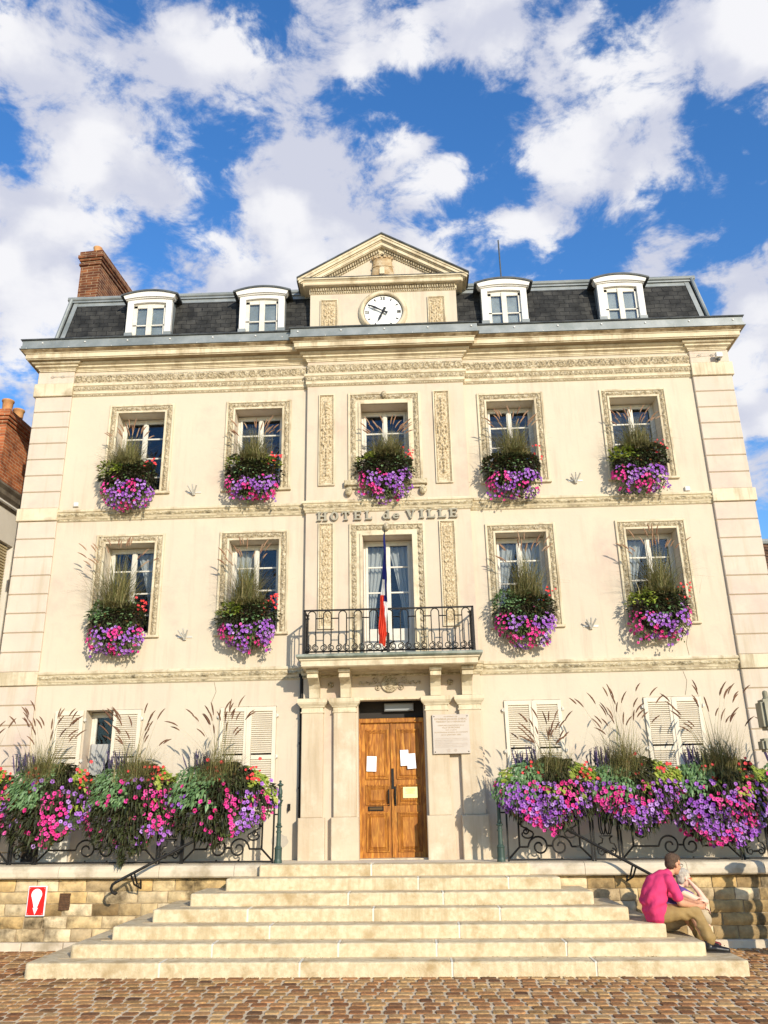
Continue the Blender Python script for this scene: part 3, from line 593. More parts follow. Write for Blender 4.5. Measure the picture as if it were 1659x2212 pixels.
# carved panels --------------------------------------------------------------
def grotesque(W_, H_, kind, seed):
    def h(a, b):
        x = abs(a-W_/2)/(W_/2); z = b; v = 0
        if kind == 'balu':      # turned columns with foliage in the middle
            rw_ = .18+.10*sin(z*9+1)**2
            c = exp(-(x/rw_)**4)*(.7+.3*sin(z*95)) if (z > H_*.08 and (z < H_*.36 or (H_*.62 < z < H_*.92))) else 0
            fl = exp(-((x-.45)/.35)**2)*max(0, noise.noise(Vector((x*2.2, z*16, seed)))*1.5+.15) if H_*.06 < z < H_*.94 else 0
            mid = max(0, .25+noise.noise(Vector((x*3.2, z*19, seed+5)))*1.3) if H_*.34 < z < H_*.66 and x < .92 else 0
            k = max(exp(-((z-zz)**2+(x*W_/2)**2)/.0012) for zz in (H_*.1, H_*.5, H_*.93, H_*.38, H_*.62))
            v = max(c, fl*.8, mid, k)
        else:                   # candelabra of scrolls and leaves
            p = .26; t = (z % p)/p; e = .35+.55*sin(pi*t); ln = exp(-((x-e*.8)/.16)**2)*.9; st_ = exp(-(x/.13)**2)
            sp = 0
            for zc in (.3, .7):
                d = sqrt((x-.55)**2+((t-zc)*2.0)**2); sp = max(sp, .9*exp(-((d-.28)/.09)**2), exp(-(d/.1)**2))
            top = exp(-(((z-H_*.93)/.05)**2+(x/.5)**2))
            v = min(1, max(ln*.6, st_*(.6+.4*sin(z*70)), sp*.9, top))*(.75+.5*noise.noise(Vector((x*8, z*34, seed))))
            if z > H_*.97 or z < H_*.03: v = 0
        return .055*max(0, v)
    return h
def panel(x0, x1, z0, z1, y, kind, seed, nm='carved_panel'):
    m = MB(); fw = .045
    for (a, b, c, d) in ((x0, x0+.022, z0, z1), (x1-.022, x1, z0, z1), (x0+.022, x1-.022, z1-.022, z1), (x0+.022, x1-.022, z0, z0+.022)): m.box(a, b, y-.036, y, c, d)
    m.box(x0+.022, x1-.022, y-.008, y, z0+.022, z1-.022); p = part(nm, m, ST, TH, bevel=0)
    m = MB(); e = eggband(.032, .026, .018); q = .024
    m.relief((x0+q, y-.0085, z0+q), (0, 0, 1), (1, 0, 0), (0, -1, 0), z1-z0-2*q, .026, e, .008); m.relief((x1-q, y-.0085, z0+q), (0, 0, 1), (-1, 0, 0), (0, -1, 0), z1-z0-2*q, .026, e, .008)
    m.relief((x0+q+.026, y-.0085, z1-q-.026), (1, 0, 0), (0, 0, 1), (0, -1, 0), x1-x0-2*q-.052, .026, e, .008)
    a, b = x0+q+.034, x1-q-.034
    m.relief((a, y-.009, z0+.06), (1, 0, 0), (0, 0, 1), (0, -1, 0), b-a, z1-z0-.12, grotesque(b-a, z1-z0-.12, kind, seed), .0095)
    part('carving', m, mat('carving_%d' % seed, (.62, .51, .34), .9, (.34, .26, .15), 34, .42, .60, bump=.6, bs=60) if seed < 2 else MATS['carving_%d' % (1)], p, smooth=True)
panel(-1.54, -1.24, 7.45, 9.32, YB, 'balu', 0); panel(.62, .93, 7.44, 9.33, YB, 'balu', 1); panel(-1.53, -1.25, 4.80, 6.73, YB, 'scroll', 2); panel(.63, .92, 4.80, 6.72, YB, 'scroll', 3)
# lettering ------------------------------------------------------------------
def letters(par):
    m = MB(); z0, H = 6.765, .165; y0, y1 = YB-.055, YB-.018
    X = lambda px: -1.56+(px-213)/(1337-213)*2.53
    def B(a, b, c, d, L_): w_ = L_[1]-L_[0]; m.box(L_[0]+a*w_, L_[0]+b*w_, y0, y1, z0+c*H, z0+d*H)
    def ring(cx, cz, rx, rz, tx, tz, a0=0, a1=2*pi, n=22):
        n2 = max(6, int(n*(a1-a0)/(2*pi)))
        for i in range(n2):
            p = [a0+(a1-a0)*i/n2, a0+(a1-a0)*(i+1)/n2]
            q = [(cx+rx*cos(p[0]), cz+rz*sin(p[0])), (cx+rx*cos(p[1]), cz+rz*sin(p[1])), (cx+(rx-tx)*cos(p[1]), cz+(rz-tz)*sin(p[1])), (cx+(rx-tx)*cos(p[0]), cz+(rz-tz)*sin(p[0]))]
            m.prism(q, 'y', y1, y0)
    s = .14
    def serifcol(L_, c, w_=.24):    # stem with slab serifs
        B(c-w_/2, c+w_/2, s, 1-s, L_); B(c-w_, c+w_, 0, s, L_); B(c-w_, c+w_, 1-s, 1, L_)
    Lh = (X(213), X(302)); serifcol(Lh, .22, .20); serifcol(Lh, .78, .20); B(.32, .68, .43, .57, Lh)
    Lo = (X(323), X(388)); ring((Lo[0]+Lo[1])/2, z0+H/2, (Lo[1]-Lo[0])/2, H/2, .042, .026)
    Lt = (X(415), X(477)); B(.38, .62, s, 1-s, Lt); B(.22, .78, 0, s, Lt); B(0, 1, 1-s, 1, Lt); B(0, .13, .68, 1-s, Lt); B(.87, 1, .68, 1-s, Lt)
    for a, b in ((510, 570), (1272, 1337)):
        E_ = (X(a), X(b)); B(.12, .38, s, 1-s, E_); B(0, 1, 0, s, E_); B(0, 1, 1-s, 1, E_); B(.38, .7, .43, .57, E_); B(.7, .82, .34, .66, E_); B(.88, 1, s, .32, E_); B(.88, 1, .68, 1-s, E_)
    for a, b in ((603, 657), (1097, 1160), (1185, 1247)):
        E_ = (X(a), X(b)); B(.14, .40, s, 1-s, E_); B(0, .54, 1-s, 1, E_); B(0, 1, 0, s, E_); B(.86, 1, s, .36, E_)
    E_ = (X(1035), X(1072)); B(.25, .75, s, 1-s, E_); B(0, 1, 0, s, E_); B(0, 1, 1-s, 1, E_)
    a, b = X(928), X(1003); w_ = b-a
    m.prism([(a+.08*w_, z0+H*.86), (a+.36*w_, z0+H*.86), (a+.58*w_, z0), (a+.42*w_, z0)], 'y', y1, y0); m.prism([(a+.72*w_, z0+H*.86), (a+.88*w_, z0+H*.86), (a+.60*w_, z0+.002), (a+.52*w_, z0+.002)], 'y', y1, y0+.002)
    m.box(a, a+.44*w_, y0, y1, z0+H*.86, z0+H); m.box(a+.60*w_, b, y0, y1, z0+H*.86, z0+H)
    a, b = X(740), X(803); w_ = b-a; ring(a+.38*w_, z0+H*.33, .38*w_, H*.33, .034, .024); m.box(a+.62*w_, a+.86*w_, y0-.002, y1, z0, z0+H); m.box(a+.44*w_, a+.62*w_, y0, y1, z0+H*.88, z0+H); m.box(a+.86*w_, b, y0, y1, z0, z0+H*.13)
    a, b = X(820), X(877); w_ = b-a; ring(a+.5*w_, z0+H*.33, .5*w_, H*.33, .034, .024, radians(10), radians(325)); m.box(a+.2*w_, a+.98*w_, y0-.002, y1, z0+H*.30, z0+H*.42)
    return part('lettering', m, mat('letter_metal', (.27, .245, .18), .6, (.34, .31, .23), 6), par)
letters(TH)
# ------------------------------------------------------------------ mansard roof
RX0, RX1 = -6.90, 6.16
def ry(z): return .05+(z-10.6)*.14            # the front slope
m = MB(); zt = 11.86; d = ry(zt)-.05
m.add([(RX0, .05, 10.5), (RX1, .05, 10.5), (RX1-d-.04, ry(zt), zt), (RX0+d+.04, ry(zt), zt)], [(0, 1, 2, 3)])
rf = part('mansard_roof', m, SLT, TH)
m = MB(); m.add([(RX0, 9, 10.5), (RX0, .05, 10.5), (RX0+d+.04, ry(zt), zt), (RX0+d+.04, 8.8, zt), (RX1, 9, 10.5), (RX1, .05, 10.5), (RX1-d-.04, ry(zt), zt), (RX1-d-.04, 8.8, zt)], [(0, 1, 2, 3), (5, 4, 7, 6)])
part('side_slope', m, SLY, rf)
m = MB(); a, b = RX0+d, RX1-d; y1 = ry(zt)
m.tube([(a-.04, y1-.01, zt+.02), (b+.04, y1-.01, zt+.02)], .05, 10); m.tube([(a-.02, y1, zt+.02), (a-.02, 8, zt+.02)], .05, 8); m.tube([(b+.02, y1, zt+.02), (b+.02, 8, zt+.02)], .05, 8)
m.box(a, b, y1-.045, y1+.02, zt-.075, zt-.045)
m.add([(a, y1, zt+.01), (b, y1, zt+.01), (b, 5, zt+.55), (a, 5, zt+.55)], [(0, 1, 2, 3)])
for s_, x0, x1 in ((1, RX0, a+.04), (-1, RX1, b-.04)):
    m.tube([(x0-s_*.01, .03, 10.5), (x1-s_*.01, y1-.03, zt)], .038, 8)
    for o, wd in ((.06, .05),): m.add([(x0+s_*.05, .038, 10.5), (x0+s_*.14, .038, 10.5), (x1+s_*.14, y1-.016, zt-.05), (x1+s_*.05, y1-.016, zt-.05)], [(0, 1, 2, 3)])
m.add([(a+.15, y1-.022, zt-.16), (b-.15, y1-.022, zt-.16), (b-.15, y1-.012, zt-.075), (a+.15, y1-.012, zt-.075)], [(0, 1, 2, 3)])
part('ridge_flashing', m, ZN, rf)
# dormers
def dormer(cx, k):
    dm = part('dormer', (lambda q: (q.box(cx-.44, cx+.44, .02, .6, 10.5, 11.6), q)[1])(MB()), ZN, TH)
    y = -.08; hw = .45; ow = .325; zo = 11.50; rise = .055
    def arc(x): return rise*(1-(x/hw)**2)
    m = MB(); n = 12
    m.cbox(cx-hw, cx-ow, y, y+.12, 10.75, 11.62, .006); m.cbox(cx+ow, cx+hw, y, y+.12, 10.75, 11.62, .006)
    for i in range(n):
        a = -ow+2*ow*i/n; b = -ow+2*ow*(i+1)/n
        m.prism([(cx+a, zo+arc(a)), (cx+b, zo+arc(b)), (cx+b, 11.62), (cx+a, 11.62)], 'y', y, y+.12)
    part('dormer_front', m, WH, dm)
    for s_ in (-1, 1): m = MB(); m.box(cx+s_*(hw-.06)-.075, cx+s_*(hw-.06)+.075, y-.006, y+.14, 10.55, 10.86); part('lead_apron', m, ZN, dm)
    for s_ in (-1, 1):
        m = MB(); x = cx+s_*hw; m.add([(x, y+.1, 10.5), (x, y+.1, 11.62), (x, .3, 11.62), (x, .3, 10.5), (x-s_*.02, y+.1, 10.5), (x-s_*.02, y+.1, 11.62), (x-s_*.02, .3, 11.62), (x-s_*.02, .3, 10.5)], [(0, 1, 2, 3), (4, 5, 6, 7), (0, 1, 5, 4)]); part('dormer_cheek', m, ZN, dm)
    m = MB(); W_ = .55
    def ar(x, w_=W_, rz=.10): return rz*(1-(x/w_)**2)
    N_ = 16
    for i in range(N_):
        a = -.53+1.06*i/N_; b = -.53+1.06*(i+1)/N_
        m.prism([(cx+a*.93, 11.60+ar(a)*.6), (cx+b*.93, 11.60+ar(b)*.6), (cx+b, 11.68+ar(b)), (cx+a, 11.68+ar(a))], 'y', y-.055, y+.1)
        m.prism([(cx+a*.9, 11.585+ar(a)*.5), (cx+b*.9, 11.585+ar(b)*.5), (cx+b*.9, 11.61+ar(b)*.6), (cx+a*.9, 11.61+ar(a)*.6)], 'y', y-.025, y+.1)
    part('dormer_cornice', m, WH, dm)
    m = MB()
    for i in range(N_):
        a = -.58+1.16*i/N_; b = -.58+1.16*(i+1)/N_
        m.prism([(cx+a, 11.675+ar(a)), (cx+b, 11.675+ar(b)), (cx+b, 11.71+ar(b)), (cx+a, 11.71+ar(a))], 'y', y-.08, .55)
    part('dormer_roof', m, ZD, dm)
    m = MB(); m.box(cx-ow, cx+ow, .035, .05, 10.5, 11.6); 
    fr = MB(); x0, x1 = cx-ow, cx+ow; yy = y+.05
    for a, b, c, d_ in ((x0, x0+.07, 10.55, zo), (x1-.045, x1, 10.55, zo), (cx-.05, cx+.05, 10.55, zo+.02), (x0, x1, zo-.055, zo+.0), (x0, x1, 11.03, 11.055), (x0, x1, 10.55, 10.66)): fr.box(a, b, yy-.02 if a == cx-.05 else yy, yy+.035, c, d_)
    for i in range(8):
        a = -ow+2*ow*i/8; b = -ow+2*ow*(i+1)/8; fr.prism([(cx+a, zo-.01), (cx+b, zo-.01), (cx+b, zo+arc(b)+.004), (cx+a, zo+arc(a)+.004)], 'y', yy+.002, yy+.035)
    part('dormer_window', fr, WD, dm)
    m2 = MB(); m2.box(x0+.05, x1-.04, yy+.015, yy+.019, 10.6, zo-.03); part('pane', m2, GL, dm)
    m3 = MB(); m3.box(x0+.01, x1-.01, .052, .056, 10.5, 11.5); 
    return dm
for i, c in enumerate((-4.965, -2.70, 2.12, 4.42)): dormer(c, i)
# ------------------------------------------------------------------ attic and pediment
AX0, AX1, AY = -1.735, 1.175, -.06
m = MB(); m.box(AX0, AX1, AY, .8, 10.5, 11.75); m.prism([(AX0-.05, 11.75), (AX1+.05, 11.75), (-.28, 12.68)], 'y', AY, .8)
att = part('attic_wall', m, PL, TH)
ped = part('pediment', (lambda q: (q.sweep([(AX0, .8), (AX0, AY), (AX1, AY), (AX1, .8)], [(0, 11.60), (.015, 11.60), (.015, 11.62), (.02, 11.735), (.13, 11.74), (.14, 11.76), (.14, 11.80), (.17, 11.83), (.19, 11.835), (.19, 11.86), (0, 11.865)]), q)[1])(MB()), ST, TH)
apx = (-.28, 12.86); eL, eR = (-1.97, 11.865), (1.42, 11.865)
def chevron(mb, d1, d2, ya, yb_, inset=0):
    for s_, e in ((-1, eL), (1, eR)):
        sl_ = (apx[1]-e[1])/abs(apx[0]-e[0])
        P = lambda x, d_: (x, apx[1]-abs(x-apx[0])*sl_-d_)
        xe = e[0]-s_*inset
        mb.prism([P(apx[0], d1), P(xe, d1), P(xe, d2), P(apx[0], d2)], 'y', ya, yb_)
m = MB(); chevron(m, .0, .05, AY-.20, .8); chevron(m, .05, .11, AY-.185, .8, .02); chevron(m, .11, .135, AY-.15, .8, .06); chevron(m, .135, .21, AY-.13, .8, .1); chevron(m, .21, .225, AY-.11, .8, .2); chevron(m, .225, .33, AY-.02, .8, .35)
part('raking_cornice', m, ST, ped)
m = MB(); chevron(m, -.028, -.0, AY-.23, .85, -.02); 
for s_, e in ((-1, eL), (1, eR)): m.box(e[0]+(0 if s_ > 0 else -.02), e[0]+(.02 if s_ > 0 else 0), AY-.2, .8, 11.80, 11.88)
m.box(AX0-.2, AX1+.2, AY-.20, AY+.0, 11.866, 11.876)
part('lead_flashing', m, ZD, ped)
m = MB(); x = AX0
while x < AX1-.02: m.cbox(x+.008, x+.036, AY-.055, AY, 11.655, 11.725, .004); x += .0485
x = AX0
while x < AX1: m.ball((x+.02, AY-.025, 11.625), (.017, .016, .017), 6, 5); x += .042
for s_, e in ((-1, eL), (1, eR)):
    sl_ = (apx[1]-e[1])/abs(apx[0]-e[0]); x = .07
    while x < 1.25:
        xx = apx[0]+s_*x; zz = apx[1]-x*sl_-.262; m.add([(xx-.014, AY-.06, zz-.03), (xx+.014, AY-.06, zz-.03), (xx+.014, AY-.06, zz+.035), (xx-.014, AY-.06, zz+.035), (xx-.014, AY-.0, zz-.03), (xx+.014, AY-.0, zz-.03), (xx+.014, AY-.0, zz+.035), (xx-.014, AY-.0, zz+.035)], [(0, 1, 2, 3), (1, 5, 6, 2), (4, 0, 3, 7), (4, 5, 1, 0), (3, 2, 6, 7)])
        m.ball((xx, AY-.025, zz-.055), (.016, .016, .018), 6, 5); x += .047
part('dentil', m, OR, ped)
m = MB(); c = (-.275, AY-.02); TW = mat('tower_relief', (.52, .40, .24), .9, (.32, .20, .09), 11, bump=.8, bs=30, c3=(.58, .50, .36), ns3=5)
for z0_, z1_, ra, rb in ((11.93, 12.14, .24, .205), (12.14, 12.17, .225, .225), (12.17, 12.36, .20, .185), (12.36, 12.40, .175, .13)):
    n = 18; vs = []; fs = []
    for zz, rr_ in ((z0_, ra), (z1_, rb)): vs += [(c[0]-rr_*cos(pi*k/n), c[1]-rr_*.45*sin(pi*k/n)-.015, zz) for k in range(n+1)]
    fs = [(k, k+1, n+2+k, n+1+k) for k in range(n)]+[tuple(range(n+1, 2*n+2))]; m.add(vs, fs)
for k in range(6): a = pi*(k+.5)/6; x_, y_ = c[0]-.20*cos(a), c[1]-.095*sin(a); m.box(x_-.022, x_+.022, y_-.03, y_+.02, 12.345, 12.395)
for k in range(7): m.box(c[0]-.05+.0*k, c[0]+.05, c[1]-.11, c[1]-.08, 12.40, 12.41)
part('tower_relief', m, TW, ped)
m = MB(); pts = [(-.335, 11.94), (-.235, 11.94), (-.235, 12.06)]+[(-.285+.05*cos(a*pi/8), 12.06+.04*sin(a*pi/8)) for a in range(1, 8)]+[(-.335, 12.06)]; m.prism(pts, 'y', c[1]-.14, c[1]-.1); part('tower_door', m, ST, ped)
for x0, x1, sd_ in ((-1.53, -1.18, 4), (.60, .95, 5)): panel(x0, x1, 10.72, 11.46, AY, 'scroll', sd_, 'attic_panel')
# ------------------------------------------------------------------ clock
CKX, CKZ, CKY = -.285, 11.13, AY
clk = part('clock', (lambda q: (q.lathe([(.42, 0), (.42, .02)], (0, 0, 0), 8), q)[1])(MB()) if False else (lambda q: (q.box(CKX-.3, CKX+.3, CKY-.0, CKY+.02, CKZ-.3, CKZ+.3), q)[1])(MB()), ST, TH)
def disc(mb, r0_, r1_, ya, yb_, n=64):
    for i in range(n):
        a, b = 2*pi*i/n, 2*pi*(i+1)/n
        q = [(CKX+r1_*cos(t), CKZ+r1_*sin(t)) for t in (a, b)]+([(CKX+r0_*cos(t), CKZ+r0_*sin(t)) for t in (b, a)] if r0_ else [(CKX, CKZ)])
        mb.prism(q, 'y', ya, yb_)
m = MB(); prof = [(.385, 0), (.385, .05), (.40, .075), (.43, .085), (.455, .07), (.465, .045), (.485, .04), (.49, .0)]
n = 72; vs = [(CKX+r_*cos(2*pi*k/n), CKY-o, CKZ+r_*sin(2*pi*k/n)) for k in range(n) for r_, o in prof]; q = len(prof)
m.add(vs, [(k*q+i, k*q+i+1, ((k+1) % n)*q+i+1, ((k+1) % n)*q+i) for k in range(n) for i in range(q-1)]); part('bezel', m, WH if False else ST, clk, smooth=True)
m = MB(); disc(m, 0, .39, CKY-.022, CKY-.002); part('dial', m, mat('enamel_dial', (.86, .86, .80), .35), clk)
BK = mat('black_paint', (.012, .012, .013), .4); m = MB(); ya, yb_ = CKY-.030, CKY-.023
disc(m, .372, .39, CKY-.03, CKY-.024)
def strokes(cx, cz, rot, segs):
    for (x0, z0, x1, z1, w_) in segs:
        d_ = Vector((x1-x0, z1-z0)).normalized(); p = Vector((-d_.y, d_.x))*w_/2; P = [Vector((x0, z0))+p, Vector((x0, z0))-p, Vector((x1, z1))-p, Vector((x1, z1))+p]
        m.prism([(CKX+cx+v.x*cos(rot)-v.y*sin(rot), CKZ+cz+v.x*sin(rot)+v.y*cos(rot)) for v in P], 'y', ya, yb_)
I = lambda x: (x, -.038, x, .038, .013); Xs = lambda x: [(x-.016, -.038, x+.016, .038, .013), (x-.016, .038, x+.016, -.038, .009)]; V_ = lambda x: [(x-.014, .038, x, -.038, .013), (x+.014, .038, x, -.038, .008)]
strokes(0, .315, 0, Xs(-.028)+[I(.012), I(.034)]); strokes(.315, 0, 0, [(-.038, .022, .038, .022, .013), (-.038, 0, .038, 0, .013), (-.038, -.022, .038, -.022, .013)]); strokes(0, -.315, 0, V_(-.012)+[I(.022)])
strokes(-.315, 0, pi/2, [(v[1], v[0], v[3], v[2], v[4]) if False else v for v in Xs(.014)+[I(-.026)]])
for k in range(12):
    if k % 3: a = pi*k/6; m.prism([(CKX+rr_*cos(a)+o*-sin(a), CKZ+rr_*sin(a)+o*cos(a)) for rr_, o in ((.29, .011), (.345, .011), (.345, -.011), (.29, -.011))], 'y', ya, yb_)
part('numeral', m, BK, clk)
def hand(ang, L1, L0, w_, y):
    m = MB(); a = radians(ang); d_ = Vector((sin(a), cos(a))); p = Vector((-d_.y, d_.x)); C = Vector((CKX, CKZ))
    pr = [(-L0, w_*.9), (-L0*.7, w_*.9), (-.02, w_*.4), (.3*L1, w_*.55), (.55*L1, w_*.9), (.75*L1, w_*.6), (L1, .002)]
    pts = [C+d_*t+p*o for t, o in pr]+[C+d_*t-p*o for t, o in pr[::-1]]; m.prism([tuple(v) for v in pts], 'y', y, y+.008); m.prism([tuple(C+Vector((.028*cos(t*pi/6), .028*sin(t*pi/6)))) for t in range(12)], 'y', y-.004, y+.012)
    part('clock_hand', m, BK, clk)
hand(-62, .34, .10, .028, CKY-.075); hand(205, .24, .10, .03, CKY-.06)
# ------------------------------------------------------------------ roof chimney, antenna
def chimney_stack(name, par, x0, x1, y0, y1, z0, z1, rot, pots, mt, org):
    Rm = Matrix.Translation(org) @ Matrix.Rotation(rot, 4, 'Z') @ Matrix.Translation(-Vector(org))
    m = MB(); c = .03
    m.box(x0, x1, y0, y1, z0, z1-.36)
    for k, (o, a, b) in enumerate(((.03, .36, .30), (0, .30, .24), (.03, .24, .18), (.06, .18, .10), (.035, .10, .0))): m.box(x0-o, x1+o, y0-o, y1+o, z1-a, z1-b)
    m.v = [tuple(Rm @ Vector(v)) for v in m.v]; st = part(name, m, mt, par)
    m = MB()
    for i in range(pots):
        py = y0+(y1-y0)*(i+.5)/pots; m.lathe([(.085, 0), (.095, .02), (.085, .05), (.09, .22), (.10, .24), (.10, .26), (.07, .26), (.065, .1)], ((x0+x1)/2, py, z1), 14)
    m.v = [tuple(Rm @ Vector(v)) for v in m.v]; part('chimney_pot', m, POT, st if par == TH else par, smooth=True); return st
chimney_stack('chimney', TH, -6.98, -6.52, 1.0, 2.75, 11.5, 13.68, -.10, 4, BR2, (-6.57, 1.0, 0))
m = MB(); m.box(-6.98, -6.62, .99, 2.5, 11.4, 11.5)
m = MB(); m.tube([(2.24, .9, 12.0), (2.24, .9, 13.5)], .016, 6); m.box(2.16, 2.32, .88, .92, 12.42, 12.44)
tag(m.build('lightning_rod', ZD, org=(2.24, .9, 12)), 'thin dark lightning rod standing above the slate roof beside the pediment', 'lightning rod')
# ------------------------------------------------------------------ portico
def pilaster(x0, x1):
    m = MB(); yf = -.19; c = (x0+x1)/2; w2 = (x1-x0)/2
    m.cbox(x0+.035, x1-.035, yf, YB, 1.76, 3.42, .01); m.cbox(x0, x1, yf-.045, YB, 1.0, 1.76, .012)
    pl = part('pilaster', m, mat('pilaster_stone', (.58, .485, .345), .85, (.53, .42, .29), 1.8, bump=.3, bs=20, c3=(.63, .55, .41), ns3=2.2, streak=(.42, .32, .20)) if 'pilaster_stone' not in MATS else MATS['pilaster_stone'], TH)
    m = MB(); a, b = x0+.035, x1-.035; path = [(a, YB), (a, yf), (b, yf), (b, YB)]
    m.sweep(path, [(-.01, 3.385), (.012, 3.385), (.015, 3.395), (.012, 3.405), (-.0, 3.41), (-.0, 3.47), (.02, 3.475), (.025, 3.49), (.06, 3.53), (.065, 3.545), (.07, 3.55), (.07, 3.60), (.062, 3.615), (-.01, 3.62)])
    m.add([(a, YB, 3.62), (b, YB, 3.62), (b+.06, yf-.06, 3.616), (a-.06, yf-.06, 3.616)], [(0, 1, 2, 3)])
    part('capital', m, ST, pl)
for a, b in ((-1.81, -1.385), (-1.285, -.845), (.235, .67), (.785, 1.21)): pilaster(a, b)
m = MB()   # consoles under the balcony
def console(xc):
    m = MB(); w_ = .085
    pr = [(-.10, 3.62), (-.25, 3.62), (-.26, 3.68), (-.285, 3.76), (-.34, 3.83), (-.44, 3.885), (-.52, 3.90), (-.56, 3.905), (-.56, 3.985), (-.10, 3.985)]
    m.prism(pr, 'x', xc-w_, xc+w_); m.prism([(-.10, 3.985), (-.60, 3.985), (-.62, 4.0), (-.62, 4.03), (-.60, 4.045), (-.10, 4.045)], 'x', xc-w_-.012, xc+w_+.012)
    m.prism([(-.5, 3.9), (-.575, 3.905), (-.575, 3.95), (-.5, 3.95)], 'x', xc-w_-.004, xc+w_+.004)
    part('console', m, ST, TH)
for x in (-1.56, -1.04, .45, .97): console(x)
m = MB()
def volute(mb, cx, cz, r_, turns, s_, y, rad=.006, a0=0):
    mb.tube([(cx+s_*r_*(1-t/30)*cos(a0+t/30*turns*2*pi), y, cz+r_*(1-t/30)*sin(a0+t/30*turns*2*pi)) for t in range(30)], rad, 5)
ym = YB-.01
m.lathe([(0, 0)], (0, 0, 0), 3) if False else None
n = 28; vs = []; 
for r_, o in ((.145, 0), (.145, .02), (.13, .03), (.115, .012), (.06, .02), (.05, .04), (.03, .045), (.001, .06)): vs += [(-.31+r_*cos(2*pi*k/n), ym-o-.01*abs(sin(k*pi/2))*(1 if .05 < r_ < .12 else 0), 3.845+r_*sin(2*pi*k/n)) for k in range(n)]
m.add(vs, [(i*n+k, i*n+(k+1) % n, (i+1)*n+(k+1) % n, (i+1)*n+k) for i in range(7) for k in range(n)])
for k in range(18): a = 2*pi*k/18; m.ball((-.31+.088*cos(a), ym-.02, 3.845+.088*sin(a)), (.012, .014, .012), 5, 4)
for s_ in (-1, 1):
    X0 = -.31+s_*.2
    volute(m, -.31+s_*.235, 3.905, .055, 1.6, s_, ym-.012, .008); volute(m, -.31+s_*.20, 3.79, .05, 1.6, s_, ym-.012, .008, pi)
    m.tube([(-.31+s_*(.15+.035*t), ym-.012, 3.86+.012*sin(t*1.3)) for t in range(11)], .007, 5)
    for t in range(5): m.ball((-.31+s_*(.30+.045*t), ym-.012, 3.862+.018*(-1)**t), (.02, .012, .014), 5, 4)
    m.ball((-.31+s_*.50, ym-.014, 3.865), (.018, .014, .03), 6, 5)
for x in (-1.30, .70):
    for k in range(6): a = 2*pi*k/6+.5; m.ball((x+.03*cos(a), ym-.012, 3.85+.03*sin(a)), (.024, .016, .024), 6, 5)
    m.ball((x, ym-.035, 3.85), (.016, .016, .016), 6, 5)
part('medallion', m, OR, TH, smooth=True)
m = MB(); m.box(DX0-.02, DX1+.02, YB-.03, YB+.1, 3.585, 3.62); part('door_lintel', m, ST, TH)
# ------------------------------------------------------------------ balcony
m = MB(); m.sweep([(-1.42, .0), (-1.42, -.47), (.83, -.47), (.83, 0)], [(0, 4.045), (.26, 4.047), (.30, 4.06), (.305, 4.14), (.33, 4.155), (.335, 4.175), (.2, 4.18)]); m.box(-1.7, 1.12, -.75, -.1, 4.05, 4.178)
bal = part('balcony', m, ST, TH)
m = MB(); m.sweep([(-1.42, .0), (-1.42, -.47), (.83, -.47), (.83, 0)], [(.2, 4.181), (.345, 4.183), (.38, 4.205), (.385, 4.235), (.36, 4.25), (.1, 4.262)]); m.box(-1.74, 1.15, -.78, -.1, 4.20, 4.258)
part('slab_edge', m, mat('green_copper', (.16, .19, .15), .7, (.34, .36, .30), 5, bump=.4, c3=(.07, .085, .07), ns3=3), bal)
ra = part('balcony_railing', (lambda q: (q.box(-1.70, 1.11, -.735, -.705, 4.975, 5.0), q.box(-1.70, -1.675, -.70, -.1, 4.977, 4.998), q.box(1.085, 1.11, -.70, -.1, 4.977, 4.998), q)[3])(MB()), IR, TH)
for x in (-1.70, 1.075):
    m = MB(); m.box(x, x+.035, -.735, -.70, 4.25, 4.99); s_ = 1 if x < 0 else -1; m.tube([(x+.017+s_*.02, -.72, 4.92), (x+.017+s_*.08, -.72, 4.90), (x+.017+s_*.04, -.72, 4.87)], .012, 5); part('post', m, IR, ra)
for x in (-1.70, 1.095): m = MB(); m.box(x, x+.014, -.12, -.10, 4.25, 4.98); part('post', m, IR, ra)
def rail_run(org, ux, ln, n, z0, z1):
    m = MB(); p = ln/n; O = Vector(org); Ux = Vector(ux); T = .0095
    P = lambda s_, z: O+Ux*s_+Vector((0, 0, z))
    zl, zm = z0+.045, z1-.135; m.tube([P(0, zl), P(ln, zl)], .014, 4)
    for i in range(n):
        a = p*(i+.25); b = p*(i+.75); rr_ = (b-a)/2; zc = z1-.012-rr_
        m.tube([P(a, z0+.17)]+[P((a+b)/2-rr_*cos(pi*k/8), zc+rr_*sin(pi*k/8)) for k in range(9)]+[P(b, z0+.17)], T, 5)
        m.tube([P(b, zm), P(min(ln, b+p/2), zm)], .010, 4)
        if i == 0: m.tube([P(0, zm), P(a, zm)], .010, 4)
        for s_, xx in ((-1, a), (1, b)):     # scroll that starts at the foot of each upright and curls inward
            cx = xx+s_*.0; cz = z0+.045+.066
            m.tube([P(xx, z0+.17)]+[P(cx-s_*(-.058*(1-.62*t/26))*cos(pi/2+t/26*3.2*pi) - 0, cz+.058*(1-.62*t/26)*sin(pi/2+t/26*3.2*pi)) for t in range(27)], .0085, 5)
    return m
part('baluster', rail_run((-1.685, -.72, 0), (1, 0, 0), 2.79, 11, 4.255, 4.985), IR, ra)
for x in (-1.692, 1.10): part('side_railing', rail_run((x, -.71, 0), (0, 1, 0), .6, 2, 4.255, 4.985), IR, ra)
